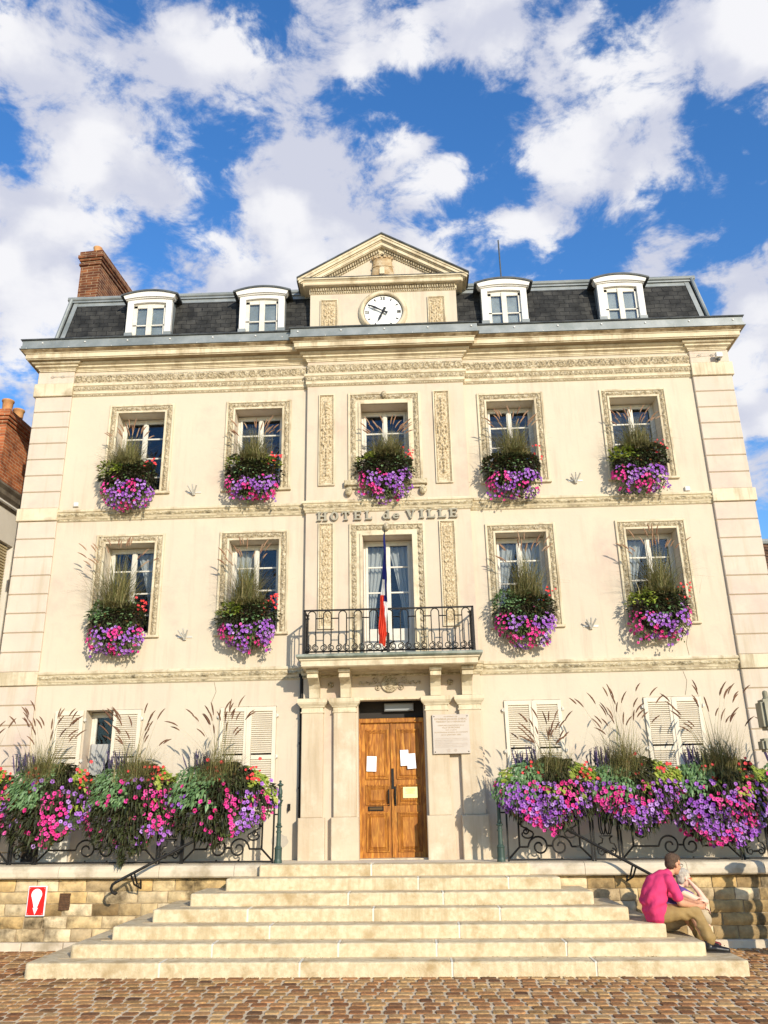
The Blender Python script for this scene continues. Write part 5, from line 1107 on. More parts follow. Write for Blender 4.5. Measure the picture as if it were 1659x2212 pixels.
class Plant:
    def __init__(s, seed): s.r = random.Random(seed); s.m = {}
    def mb(s, k): return s.m.setdefault(k, MB())
    def leaf(s, k, p, d, L_, W_, droop=.3):
        d = d.normalized(); sd_ = d.cross(Vector((s.r.uniform(-.3, .3), s.r.uniform(-.3, .3), 1))); sd_ = sd_.normalized() if sd_.length > .01 else Vector((1, 0, 0)); up = sd_.cross(d)
        mid = p+d*L_*.45+up*L_*.10; tip = p+d*L_-Vector((0, 0, droop*L_)); a = mid+sd_*W_*.5-up*.1*W_; b = mid-sd_*W_*.5-up*.1*W_; m2 = p+d*L_*.15
        if k == 'dark':   # lobed
            l1 = mid+sd_*W_*.75-d*L_*.1; l2 = mid-sd_*W_*.75-d*L_*.1; n1 = mid+sd_*W_*.22+d*L_*.08; n2 = mid-sd_*W_*.22+d*L_*.08
            s.mb(k).add([p, l1, n1, tip, n2, l2, mid], [(0, 1, 2, 6), (6, 2, 3), (6, 3, 4), (0, 6, 4, 5)])
        else: s.mb(k).add([p, a, tip, b, mid], [(0, 1, 4), (1, 2, 4), (2, 3, 4), (3, 0, 4)])
    def flower(s, k, p, nrm, r_):
        n_ = (nrm.normalized()+Vector((s.r.uniform(-.35, .35), s.r.uniform(-.35, .35), s.r.uniform(-.3, .3)))).normalized(); e1 = n_.orthogonal().normalized(); e2 = n_.cross(e1); ph = s.r.uniform(0, 6)
        vs = [p+(e1*cos(ph+2*pi*i/10)+e2*sin(ph+2*pi*i/10))*r_*(1 if i % 2 else .84)+n_*r_*(.05 if i % 2 else .18) for i in range(10)]
        vs += [p+(e1*cos(ph+2*pi*i/5)+e2*sin(ph+2*pi*i/5))*r_*.27-n_*r_*.12 for i in range(5)]; vs.append(p-n_*r_*.5)
        fs = []
        for i in range(5): fs += [(2*i, 2*i+1, 10+i), (2*i+1, (2*i+2) % 10, 10+(i+1) % 5, 10+i)]
        m_ = s.mb(k); m_.add(vs, fs, 0); o = len(m_.v)-1; m_.f += [(o-6+1+i, o-6+1+(i+1) % 5, o) for i in range(5)]; m_.m += [1]*5
    def blade(s, p, d, L_, w_, droop, k='grass', plume=None, pl=.14, pr=.009):
        d = d.normalized(); pts = []; n = 5; side = d.cross(Vector((0, 0, 1))); side = side.normalized() if side.length > .02 else Vector((1, 0, 0)); side = (side+Vector((s.r.uniform(-.5, .5), s.r.uniform(-.5, .5), 0))).normalized()
        hz = Vector((d.x, d.y, 0)); hz = hz.normalized() if hz.length > .01 else Vector((1, 0, 0))
        for i in range(n+1): t = i/n; pts.append(p+d*L_*t+hz*droop*L_*t*t*.5-Vector((0, 0, droop*L_*t*t*.6)))
        vs = []
        for i, q in enumerate(pts): ww = w_*(1-i/n*.85); vs += [q-side*ww/2, q+side*ww/2]
        s.mb(k).add(vs, [(2*i, 2*i+1, 2*i+3, 2*i+2) for i in range(n)])
        if plume:
            t = (pts[-1]-pts[-2]).normalized(); q = pts[-1]; c = []; rad = []
            for i in range(7): c.append(q+t*pl*i/6); rad.append(pr*[.35, .8, 1, 1, .9, .65, .15][i]*s.r.uniform(.85, 1.15)); t = (t+Vector((hz.x*.05, hz.y*.05, -.12*droop))).normalized()
            s.mb(plume).tube(c, rad, 5)
            for i in range(22):      # bristles
                a = s.r.uniform(0, pl*.95); ci = int(a/pl*6); b0 = c[ci]; dd = (t+Vector([s.r.uniform(-1, 1) for _ in range(3)])*.8).normalized(); s.mb(plume).add([b0-side*.0012, b0+side*.0012, b0+dd*pr*2.2], [(0, 1, 2)])
    def build(s, root, names):
        for k, m_ in s.m.items():
            mt = PM[k] if k in PM else (SOIL if k == 'shell' else LM[k]); part(names.get(k, k), m_, mt, root)
NM = {'dark': 'dark_foliage', 'green': 'green_foliage', 'lime': 'lime_foliage', 'fill': 'trailing_foliage', 'grass': 'grass_leaves', 'plumed': 'plume_sprays', 'plumel': 'plume_sprays', 'salvia': 'salvia_sprays', 'bronze': 'bronze_foliage', 'pink': 'pink_blossoms', 'purple': 'purple_blossoms', 'red': 'red_blossoms', 'shell': 'planter_box'}
def on_ellipsoid(rn, c, rad, front=True):
    while True:
        v = Vector((rn.gauss(0, 1), rn.gauss(0, 1), rn.gauss(0, 1))).normalized()
        if not front or v.y < .25: break
    return Vector((c[0]+v.x*rad[0], c[1]+v.y*rad[1], c[2]+v.z*rad[2])), Vector((v.x/rad[0], v.y/rad[1], v.z/rad[2])).normalized()
def window_box(x, z, seed, label, lime=-1, pinkf=.3, wd=.54, grass=(.62, .34, 8), shift=0, dk=1):
    P_ = Plant(seed); rn = P_.r; t = thing('window_flower_box', (x, -.1, z), label, 'flower box', 'flower boxes on the windows')
    P_.mb('shell').cbox(x-.40, x+.40, -.30, -.05, z-.06, z+.14, .01)
    for c_, rd in (((x, -.19, z+.15), (wd*.72, .15, .18)), ((x+shift, -.19, z-.08), (wd*.62, .15, .20))):
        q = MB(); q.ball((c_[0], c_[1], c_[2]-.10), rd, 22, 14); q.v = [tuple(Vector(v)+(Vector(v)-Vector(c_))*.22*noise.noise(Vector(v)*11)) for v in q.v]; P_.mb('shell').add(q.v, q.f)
    DL = [(Vector((x+wd*a+rn.uniform(-.03, .03), -.20, z+b+rn.uniform(-.04, .05))), (wd*e, .24, h_)) for a, b, e, h_ in ((-.46, .07, .50, .25), (.05, .12, .55, .26), (.46, .06, .48, .25), (0, .02, .8, .22))]
    for i in range(1500):
        c, rd_ = DL[rn.randrange(4)]
        p, n = on_ellipsoid(rn, c, rd_); p = c+(p-c)*(rn.uniform(.72, 1.06)+.25*noise.noise(Vector((n.x*2.2+seed*5, n.z*2.2, seed)))); u_ = (p.x-x)/wd
        k = 'dark'
        if lime < 0 and u_ < -.25+.2*rn.random() and rn.random() < .8 and p.z > z+.05: k = 'lime' if seed % 2 else 'green'
        elif lime > 0 and abs(u_) > .35 and rn.random() < .6 and p.z > z+.14: k = 'lime' if u_ < 0 or seed % 3 else 'green'
        elif rn.random() < .10: k = 'green'
        elif rn.random() < .03: k = 'bronze'
        P_.leaf(k, p, n+Vector((0, -.25, rn.uniform(-.5, .4))), rn.uniform(.055, .10), rn.uniform(.035, .06))
    PLb = [(Vector((x+wd*a+rn.uniform(-.04, .04), -.20, z+b+rn.uniform(-.07, .04))), (wd*e, .24, h_*rn.uniform(.85, 1.2))) for a, b, e, h_ in ((-.45, -.20, .44, .24), (-.05, -.26, .46, .26), (.40, -.20, .46, .27), (.1, -.18, .72, .20))]
    for i in range(900):
        c, RD = PLb[rn.randrange(4)]; p, n = on_ellipsoid(rn, c, RD)
        if p.z > z: continue
        P_.leaf('fill' if rn.random() < .7 else 'dark', c.lerp(p, rn.uniform(.82, 1.02)), n+Vector((0, 0, -.5)), rn.uniform(.04, .065), .03)
    cnt = 0; tries = 0; pts = []
    while cnt < 160 and tries < 7000:
        tries += 1; c, RD = PLb[rn.randrange(4)]; p, n = on_ellipsoid(rn, c, (RD[0]*1.05, RD[1]*1.12, RD[2]*1.05))
        if any(((p.x-c2.x)/r2[0])**2+((p.z-c2.z)/r2[2])**2+((p.y-c2.y)/r2[1])**2 < .8 for c2, r2 in PLb): continue
        if p.z > z+.10 or n.y > .1: continue
        edge = z-.15+.14*abs((p.x-x-shift)/wd)+.08*noise.noise(Vector((p.x*5, seed, 0)))
        if p.z > edge and rn.random() < .95: continue
        den = noise.noise(Vector((p.x*6+seed, p.z*6, 3)))
        if den < -.12 and rn.random() < .85: continue
        if any((p-q).length < .036 for q in pts): continue
        pts.append(p); u_ = (p.x-x)/wd; pk = pinkf+.40*(u_ < -.6)+.9*noise.noise(Vector((p.x*4.5+seed*3, p.z*4.5, 9)))-.3*(u_ > .45)
        P_.flower('pink' if pk > .38 else 'purple', p+n*rn.uniform(-.01, .03), n+Vector((0, -.5, .15)), rn.uniform(.024, .032)); cnt += 1
    for i in range(9+seed % 4*3): p = Vector((x+wd*rn.uniform(.55, 1.0), rn.uniform(-.40, -.2), z+rn.uniform(.14, .42))); P_.flower('red', p, Vector((.2, -1, .2)), rn.uniform(.018, .027))
    gh, gs, np_ = grass; gx = x+rn.uniform(-.03, .05)
    for i in range(5):       # a few trailing stems
        tx = x+wd*rn.uniform(-.85, .85); tz = z-.38; L_ = rn.uniform(.12, .26)
        for j in range(12): P_.leaf('fill', Vector((tx+rn.gauss(0, .025), -.26+rn.gauss(0, .03), tz-L_*j/12)), Vector((rn.uniform(-1, 1), -.5, -.6)), .045, .026)
        for j in range(3): P_.flower('pink' if rn.random() < .5 else 'purple', Vector((tx+rn.gauss(0, .03), -.30, tz-L_*rn.random())), Vector((0, -1, .1)), .026)
    for i in range(260):     # short bushy tuft
        a = rn.uniform(0, 2*pi); q = rn.random()**.5; P_.blade(Vector((gx+rn.gauss(0, .16), -.28+rn.gauss(0, .05), z+.22)), Vector((cos(a)*.8*q, sin(a)*.3*q-.1, 1)), rn.uniform(.18, .42), rn.uniform(.008, .013), rn.uniform(.3, 1.6)*q)
    for i in range(620):
        a = rn.uniform(0, 2*pi); q = rn.random()**.6; P_.blade(Vector((gx+rn.gauss(0, .10), -.30+rn.gauss(0, .05), z+.22)), Vector((cos(a)*gs*q*1.3, sin(a)*.24*q-.06, 1)), gh*rn.uniform(.5, 1.25), rn.uniform(.008, .013), rn.uniform(.2, 1.2)*q)
    for i in range(90): P_.blade(Vector((gx+rn.gauss(0, .10), -.40, z+.26)), Vector((rn.uniform(-.5, .5), -.35, .7)), rn.uniform(.15, .36), .009, 1.6)
    for i in range(np_+10):
        a = rn.uniform(-1, 1); P_.blade(Vector((gx+rn.gauss(0, .04), -.19, z+.3)), Vector((a*gs*1.25, rn.uniform(-.25, -.05), 1)), gh*rn.uniform(.95, 1.35), .010, rn.uniform(.1, .35)*abs(a), plume='plumel', pl=rn.uniform(.12, .20), pr=.012)
    P_.build(t, NM); return t
WB = [(-5.03, 7.66, 1, 'flower box under the far left upper window, with lime leaves on its left', -1, .34, .54, (.55, .40, 9)),
      (-2.74, 7.66, 2, 'flower box under the second upper window from the left, with a raspberry pink left side', 1, .36, .54, (.58, .44, 9)),
      (-.31, 7.68, 3, 'flower box under the central upper window above the lettering', 1, .30, .53, (.50, .44, 12)),
      (2.00, 7.62, 4, 'flower box under the upper window just right of the bay, violet on its right', 0, .26, .55, (.62, .42, 9)),
      (4.28, 7.66, 5, 'flower box under the far right upper window, with lime leaves at the top left', -1, .24, .54, (.56, .34, 7)),
      (-5.00, 4.98, 6, 'flower box under the far left middle window with a tall spray of grass', -1, .26, .55, (.88, .42, 9)),
      (-2.73, 4.98, 7, 'flower box under the middle window just left of the balcony', -1, .26, .53, (.80, .32, 7)),
      (2.03, 4.98, 8, 'flower box under the window just right of the balcony, with a broad dark leafy collar', -1, .36, .56, (.74, .30, 7)),
      (4.30, 4.98, 9, 'flower box under the far right middle window, with red begonias at its right', -1, .34, .55, (.80, .42, 10))]
for x, z, sd_, lab, lm, pk, wd, gr in WB: window_box(x, z, sd_, lab, lm, pk, wd, gr)
def rail_basket(x, seed, label, hw, style, zc=2.02, drop=.62, gx=0, gh=1.0, npl=12, dens=1.0, ptop=2.55):
    P_ = Plant(seed); rn = P_.r; yc = RYY-.14; t = thing('railing_planter', (x, yc, 2.0), label, 'planter', 'planters hanging on the railings')
    P_.mb('shell').cbox(x-hw*.8, x+hw*.8, yc-.16, yc+.06, 1.98, 2.20, .02)
    top = 2.22; c0 = Vector((x, yc-.02, 2.12))
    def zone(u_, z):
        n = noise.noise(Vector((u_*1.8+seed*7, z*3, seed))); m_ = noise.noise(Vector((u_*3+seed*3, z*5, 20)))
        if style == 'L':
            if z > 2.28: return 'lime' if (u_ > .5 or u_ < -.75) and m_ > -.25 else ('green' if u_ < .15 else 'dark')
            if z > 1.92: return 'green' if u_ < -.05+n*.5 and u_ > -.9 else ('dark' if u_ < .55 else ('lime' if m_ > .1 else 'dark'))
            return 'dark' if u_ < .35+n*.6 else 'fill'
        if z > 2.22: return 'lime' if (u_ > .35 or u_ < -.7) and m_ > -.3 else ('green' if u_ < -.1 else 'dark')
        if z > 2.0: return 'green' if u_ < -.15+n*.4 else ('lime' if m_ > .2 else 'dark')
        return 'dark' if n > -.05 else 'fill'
    def prof(z):      # half width and bulge of the mass at height z
        tt = (z-(zc-drop))/(ptop-(zc-drop)); return hw*1.08*(max(0, 1-(2*tt-1)**2))**(.42 if tt > .5 else .58), .05+.25*(max(0, 1-(2*tt-.9)**2))**.5
    z0_, z1_ = zc-drop, ptop
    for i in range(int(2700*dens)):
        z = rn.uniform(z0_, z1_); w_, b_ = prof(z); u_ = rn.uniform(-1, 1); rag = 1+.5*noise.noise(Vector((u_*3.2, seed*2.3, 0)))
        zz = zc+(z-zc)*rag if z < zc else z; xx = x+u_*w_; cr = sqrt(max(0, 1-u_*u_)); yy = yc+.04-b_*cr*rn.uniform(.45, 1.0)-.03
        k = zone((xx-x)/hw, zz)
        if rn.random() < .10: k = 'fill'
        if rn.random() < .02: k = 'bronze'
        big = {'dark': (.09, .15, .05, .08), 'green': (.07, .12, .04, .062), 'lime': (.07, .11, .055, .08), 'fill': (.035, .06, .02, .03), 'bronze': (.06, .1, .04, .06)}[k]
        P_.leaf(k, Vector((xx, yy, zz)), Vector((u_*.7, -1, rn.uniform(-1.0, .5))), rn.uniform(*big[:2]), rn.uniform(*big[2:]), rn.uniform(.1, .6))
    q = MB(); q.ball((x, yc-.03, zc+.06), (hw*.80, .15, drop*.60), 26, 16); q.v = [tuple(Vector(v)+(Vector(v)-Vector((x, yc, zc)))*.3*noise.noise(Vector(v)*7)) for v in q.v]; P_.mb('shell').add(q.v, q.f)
    for i in range(0):   # airy leaves poking out
        a = rn.uniform(-pi*1.08, .08*pi); z = zc+.1+(ptop-zc+.02)*sin(a) if sin(a) > 0 else zc+(drop+.03)*sin(a); xx = x+hw*1.12*cos(a); P_.leaf(zone(cos(a), z), Vector((xx, yc-.12+rn.uniform(-.05, .05), z)), Vector((cos(a), -.4, sin(a))), rn.uniform(.05, .09), rn.uniform(.03, .05))
    pts = []; tries = 0; cnt = 0; lim = int((125 if style == 'L' else 300)*dens)
    while cnt < lim and tries < 9000:
        tries += 1; z = rn.uniform(z0_-.02, 2.32 if style == 'L' else 2.22); w_, b_ = prof(max(z, z0_+.02)); u_ = rn.uniform(-1.05, 1.05); rag = 1+.5*noise.noise(Vector((u_*3.2, seed*2.3, 0))); zz = zc+(z-zc)*rag if z < zc else z
        xx = x+u_*w_; v = (xx-x)/hw; n = noise.noise(Vector((xx*2.3+seed, zz*2.3, 5)))
        if style == 'L':
            want = (v > .15+.5*n and zz < 2.15) or (v < -.8 and zz < 2.0) or rn.random() < .08
            if not want: continue
            if rn.random() > .9-.5*max(0, zz-2.0): continue
        else:
            if n < -.28 and rn.random() < .85: continue
            if zz > 1.98+.22*noise.noise(Vector((xx*2, 9, seed))) and rn.random() < .9: continue
        p = Vector((xx, yc+.02-b_*sqrt(max(0, 1-min(1, u_*u_)))-.05+rn.uniform(-.02, .02), zz))
        if any(abs(p.x-q.x) < .05 and (p-q).length < .047 for q in pts): continue
        pts.append(p); pk = noise.noise(Vector((xx*2.2+seed*1.7, zz*2.4, 11)))+rn.uniform(-.16, .16)
        col_ = 'pink' if (pk > -.12 if style == 'L' else pk > .12) else 'purple'
        P_.flower(col_, p, Vector((u_*.5, -1, .25)), rn.uniform(.030, .039)); cnt += 1
    for cx_ in (rn.uniform(-.3, .1), rn.uniform(.45, .8)):
        for i in range(16): P_.flower('red', Vector((x+hw*cx_+rn.gauss(0, .07), yc-.2+rn.gauss(0, .03), 2.36+rn.gauss(0, .09))), Vector((0, -1, .3)), rn.uniform(.02, .03))
    for i in range(26):      # salvia spikes, left of the grass
        b0 = Vector((x+gx-.15-.35*rn.random(), yc-.05+rn.uniform(-.08, .08), 2.40)); tp = b0+Vector((rn.uniform(-.12, .08), 0, rn.uniform(.16, .36))); P_.mb('salvia').tube([b0, b0.lerp(tp, .4), b0.lerp(tp, .7), tp], [.003, .011, .010, .002], 5)
        for q in range(16): pp = b0.lerp(tp, rn.uniform(.3, 1)); P_.mb('salvia').add([pp, pp+Vector((rn.uniform(-.022, .022), -.02, rn.uniform(-.004, .016))), pp+Vector((rn.uniform(-.012, .012), -.008, .014))], [(0, 1, 2)])
    gx0 = x+gx
    for i in range(820):
        a = rn.uniform(0, 2*pi); q = rn.random()**.55; P_.blade(Vector((gx0+rn.gauss(0, .12), yc-.14+rn.gauss(0, .05), 2.27)), Vector((cos(a)*.42*q, sin(a)*.26*q-.05, 1)), gh*.66*rn.uniform(.4, 1.1), rn.uniform(.006, .011), rn.uniform(.3, 1.3)*q)
    for i in range(50): P_.blade(Vector((gx0+rn.gauss(0, .1), yc-.20, 2.35)), Vector((rn.uniform(-.6, .6), -.4, .3)), rn.uniform(.15, .35), .006, 1.8)
    for i in range(npl+16):
        a = rn.uniform(-1, 1); P_.blade(Vector((gx0+rn.gauss(0, .07), yc-.06, 2.35)), Vector((a*.48-.10, rn.uniform(-.2, .05), 1)), gh*rn.uniform(.55, 1.08), .011, rn.uniform(.05, .28)*abs(a)+.03, plume='plumed', pl=rn.uniform(.14, .22), pr=.0115)
    P_.build(t, NM); return low(t)
BS = [(-6.72, 21, 'overflowing pink and red planter at the far left edge, cut by the frame', .62, 'L', 2.0, .46, 0, .8),
      (-5.50, 22, 'overflowing planter above the red hydrant sign, with pink petunias on its right', .66, 'L', 2.02, .58, -.1, 1.0),
      (-4.22, 23, 'overflowing planter in the middle of the left railing, with long dark trailing leaves', .62, 'L', 2.0, .66, .05, .95),
      (-2.92, 24, 'overflowing planter nearest the left side of the door, bright pink at its right end', .72, 'L', 2.05, .62, 0, 1.0),
      (2.02, 25, 'overflowing planter nearest the right side of the door, mostly purple petunias', .68, 'R', 2.02, .38, .05, .82),
      (3.28, 26, 'overflowing planter in the middle of the right railing, the tallest grass rising behind', .68, 'R', 2.02, .44, -.12, 1.25),
      (4.52, 27, 'overflowing planter above the seated couple, with dark leaves on its right side', .68, 'R', 2.0, .62, .05, 1.22),
      (5.72, 28, 'overflowing planter at the far right edge of the frame, with pink flowers in shade', .55, 'L', 2.0, .50, .1, .9)]
for x, sd_, lab, hw, st_, zc, dr_, gx, gh in BS: rail_basket(x, sd_, lab, hw*1.12, st_, zc, dr_, gx, gh)
# small weeds at the foot of the right wall
P_ = Plant(77); wd_ = thing('weed', (4.1, -1.15, 0), 'small dry weed growing at the foot of the right terrace wall', 'weed')
for i in range(60): a = P_.r.uniform(0, pi); P_.blade(Vector((4.1+P_.r.gauss(0, .04), -1.15, .02)), Vector((cos(a), -.4, sin(a)*.9)), P_.r.uniform(.08, .26), .006, P_.r.uniform(.2, 1.2)); 
for i in range(40): P_.leaf('bronze' if i % 2 else 'fill', Vector((4.1+P_.r.gauss(0, .07), -1.2, P_.r.uniform(.02, .16))), Vector((P_.r.uniform(-1, 1), -.6, .5)), .05, .02)
P_.build(wd_, {'grass': 'dry_sprays', 'bronze': 'dry_leaves', 'fill': 'green_leaves'}); low(wd_)

# ------------------------------------------------------------------ neighbours
def skewx(Y, X0=-8.2): return X0+.06*Y
def sk(mb): mb.v = [(a+.06*b, b, c) for a, b, c in mb.v]; return mb
PLG = mat('grey_plaster', (.56, .52, .45), .9, (.66, .62, .54), 1.2, bump=.2)
lb = thing('plastered_house', (-8.2, 3, 0), 'pale plastered house beyond the left corner with dark eaves and a red brick chimney', 'house')
m = MB(); wx = -8.2
for a, b, c, d_ in ((-1.2, 1.05, -.2, 7.85), (1.95, 9, -.2, 7.85), (1.05, 1.95, 7.12, 7.85), (1.05, 1.95, -.2, 5.2)): m.add([(wx, a, c), (wx, b, c), (wx, b, d_), (wx, a, d_)], [(0, 1, 2, 3)])
m.add([(wx, -1.2, -.2), (wx-6, -1.2, -.2), (wx-6, -1.2, 7.85), (wx, -1.2, 7.85), (wx, 1.05, 5.2), (wx-.2, 1.05, 5.2), (wx-.2, 1.05, 7.12), (wx, 1.05, 7.12), (wx, 1.95, 5.2), (wx-.2, 1.95, 5.2), (wx-.2, 1.95, 7.12), (wx, 1.95, 7.12), (wx-6, 9, -.2), (wx-6, 9, 7.85), (wx, 9, -.2), (wx, 9, 7.85)], [(0, 3, 2, 1), (4, 5, 6, 7), (8, 11, 10, 9), (7, 6, 10, 11), (12, 13, 2, 1), (14, 15, 13, 12)])
part('wall', sk(m), PLG, lb)
m = MB(); pr = [(0, 7.80), (.05, 7.82), (.06, 7.92), (.12, 7.98), (.14, 8.06), (.20, 8.12), (.20, 8.16), (-.3, 8.17)]
m.prism([(wx+a, b) for a, b in pr], 'y', -1.35, 9); part('eaves', sk(m), mat('dark_eaves', (.10, .08, .06), .8, (.20, .17, .13), 5), lb)
m = MB(); m.prism([(wx+.02, 7.83), (wx+.10, 7.85), (wx+.10, 7.88), (wx+.02, 7.90)], 'y', -1.36, 9); part('eaves_moulding', sk(m), WH, lb)
m = MB(); m.add([(wx+.18, -1.35, 8.172), (wx+.18, 9, 8.172), (wx-3.5, 9, 11), (wx-3.5, -1.35, 11)], [(0, 1, 2, 3)]); part('roof', sk(m), TIL, lb)
ck = MB()
m = MB(); m.box(wx-.95, wx-.02, 1.1, 2.15, 8.0, 9.55)
for o, a, b in ((.03, 9.55, 9.62), (.06, 9.62, 9.69), (.09, 9.69, 9.80), (.05, 9.80, 9.86)): m.box(wx-.95-o, wx-.02+o, 1.1-o, 2.15+o, a, b)
cst = part('chimney', sk(m), BRK, lb)
for y_ in (1.28, 1.72):
    m = MB(); m.lathe([(.10, 0), (.11, .02), (.095, .05), (.11, .26), (.125, .27), (.125, .30), (.08, .30), (.075, .1)], (wx-.16+.06*y_, y_, 9.86), 14); part('chimney_pot', m, POT, cst, smooth=True)
m = MB()
for i in range(10): m.box(wx-.01, wx+.05, 2.2, 2.35, 8.2+i*.11, 8.2+i*.11+.07)
part('roof_edge_tile', sk(m), mat('red_tile', (.30, .08, .04), .85, (.42, .14, .07), 8), lb)
m = MB(); m.box(wx-.13, wx-.10, 1.10, 1.90, 5.2, 7.1); z = 5.25
while z < 7.05: m.box(wx-.10, wx-.06, 1.14, 1.86, z, z+.035); z += .06
part('window_shutter', sk(m), mat('tan_shutter', (.50, .42, .26), .8, (.42, .34, .2), 6), lb)
m = MB(); m.tube([(wx+.12, 1.3, 4.72), (wx+.10, 2.2, 4.72)], .012, 5); m.tube([(wx+.12, 1.3, 4.35), (wx+.10, 2.2, 4.35)], .012, 5); m.tube([(wx, 2.2, 4.72), (wx+.14, 2.2, 4.72)], .012, 5); m.tube([(wx, 2.2, 4.35), (wx+.14, 2.2, 4.35)], .012, 5)
for z in (4.72, 4.35): m.ball((wx+.16, 2.2, z), .028, 8, 6)
for i in range(8): m.tube([(wx+.11, 1.3+.12*i, 4.35), (wx+.11, 1.3+.12*i, 4.72)], .007, 4)
part('window_guard', sk(m), IR, lb)
rb = thing('tiled_house', (9.5, 6, 0), 'brown tiled roof of a house just visible behind the right corner', 'house')
m = MB(); m.box(8.2, 15, 6.2, 12, -.3, 6.6); part('wall', m, PLG, rb)
m = MB(); m.add([(7.9, 5.8, 6.4), (15.5, 5.8, 6.4), (15.5, 7.6, 8.5), (8.6, 7.6, 8.5)], [(0, 1, 2, 3)]); m.add([(7.9, 5.8, 6.4), (8.6, 7.6, 8.5), (8.6, 11, 8.5), (7.9, 12, 6.4)], [(0, 1, 2, 3)]); part('roof', m, TIL, rb)
m = MB(); m.tube([(8.6, 7.6, 8.52), (15.5, 7.6, 8.52)], .09, 8); part('ridge', m, ZN, rb)
# traffic signal, seen from behind, at the right edge
sg = thing('traffic_signal', (5.45, -2.1, 0), 'olive grey traffic signal housing on a pole, cut off by the right edge', 'traffic light')
OL = mat('olive_metal', (.20, .185, .12), .5, (.30, .28, .19), 5, bump=.05)
m = MB(); m.box(4.875, 5.22, -2.32, -2.05, 2.79, 3.20); part('housing', m, OL, sg, bevel=.04)
m = MB(); m.box(4.815, 5.08, -2.30, -2.08, 2.50, 2.675); part('lower_housing', m, OL, sg, bevel=.035)
m = MB(); m.lathe([(.045, 0), (.045, .02), (.034, .03), (.036, .09), (.028, .115), (.010, .125)], (4.99, -2.2, 3.20), 14); m.box(4.95, 5.05, -2.22, -2.18, 2.674, 2.791); part('cap', m, OL, sg)
m = MB(); m.lathe([(.05, 0), (.05, 3.4), (.03, 3.45)], (5.45, -2.1, -.05), 14); m.box(5.2, 5.45, -2.2, -2.14, 2.95, 3.0); m.box(5.06, 5.45, -2.2, -2.14, 2.56, 2.6); part('pole', m, IG, sg)
# wires along the frieze
m = MB(); z_ = 9.93
if True: m.tube([(-6.75, -.07, z_), (-6.3, -.075, z_), (-4.0, -.085, z_-.03), (-1.9, -.09, z_+.02), (5.6, -.16, z_), (6.0, -.075, z_+.005)], .004, 4)
for x in (-6.75, -6.55, 5.75, 6.0): m.tube([(x+.035*cos(2*pi*k/8), -.075, z_+.02*sin(2*pi*k/8)) for k in range(8)], .005, 4, closed=True)
tag(m.build('banner_wire', HM, org=(-4, 0, 9.9)), 'thin tensioned wires and hooks strung along the carved frieze', 'wire')
# ------------------------------------------------------------------ people
def organic(name, mb, m, parent, vox=.012, sm=6, disp=None):
    ob = mb.build(name, m, parent); 
    md = ob.modifiers.new('r', 'REMESH'); md.mode = 'VOXEL'; md.voxel_size = vox; md.use_smooth_shade = True
    m2 = ob.modifiers.new('s', 'SMOOTH'); m2.factor = .6; m2.iterations = sm
    dg = bpy.context.evaluated_depsgraph_get(); me = bpy.data.meshes.new_from_object(ob.evaluated_get(dg)); me.name = name
    if disp:
        for v in me.vertices: v.co += disp(v.co+ORG[parent.name], v.normal)
    ob.modifiers.clear(); old = ob.data; ob.data = me; bpy.data.meshes.remove(old)
    if not me.materials: me.materials.append(m)
    me.polygons.foreach_set('use_smooth', [True]*len(me.polygons)); return ob
def caps(mb, p0, p1, r0_, r1_, n=14):
    p0, p1 = Vector(p0), Vector(p1); d_ = (p1-p0).normalized(); q0 = [p0-d_*r0_*cos(a) for a in (0.0, .5, 1.0)]; 
    pts = [p0-d_*r0_*.98, p0-d_*r0_*.85, p0-d_*r0_*.5, p0, p0.lerp(p1, .5), p1, p1+d_*r1_*.5, p1+d_*r1_*.85, p1+d_*r1_*.98]
    mb.tube(pts, [r0_*.15, r0_*.52, r0_*.86, r0_, (r0_+r1_)/2, r1_, r1_*.86, r1_*.52, r1_*.15], n)
def limb(mb, pts, rads):
    for a, b, x, y in zip(pts, pts[1:], rads, rads[1:]): caps(mb, a, b, x, y)
SK1 = mat('tanned_skin', (.52, .25, .14), .55, (.60, .31, .18), 12, spec=.35); SK2 = mat('fair_skin', (.72, .44, .31), .55, (.78, .50, .37), 12, spec=.35)
def folds(amp, sc__, sd_): return lambda p, n: n*amp*noise.noise(Vector((p.x*sc__, p.y*sc__, p.z*sc__*.7+sd_)))
def head(mb, c, yaw, tilt, s_=1.0):
    R1 = Matrix.Rotation(yaw, 3, 'Z') @ Matrix.Rotation(tilt, 3, 'Y'); c = Vector(c); T = lambda x, y, z: c+R1 @ Vector((x*s_, y*s_, z*s_))
    B = lambda p, rd: mb.ball(T(*p), tuple(q*s_ for q in rd), 16, 12, R1)
    B((-.015, 0, .03), (.100, .077, .092)); B((.025, 0, -.035), (.068, .060, .082)); B((.045, 0, -.085), (.040, .042, .036)); B((.085, 0, -.012), (.018, .013, .030)); B((.097, 0, -.028), (.014, .014, .012))
    B((.078, 0, -.062), (.018, .026, .010)); B((.076, 0, -.076), (.015, .022, .009)); B((.068, 0, .022), (.022, .055, .012))
    for q in (-1, 1): B((-.005, q*.079, -.012), (.020, .010, .032)); B((.055, q*.040, -.03), (.028, .022, .028))
    return T, R1
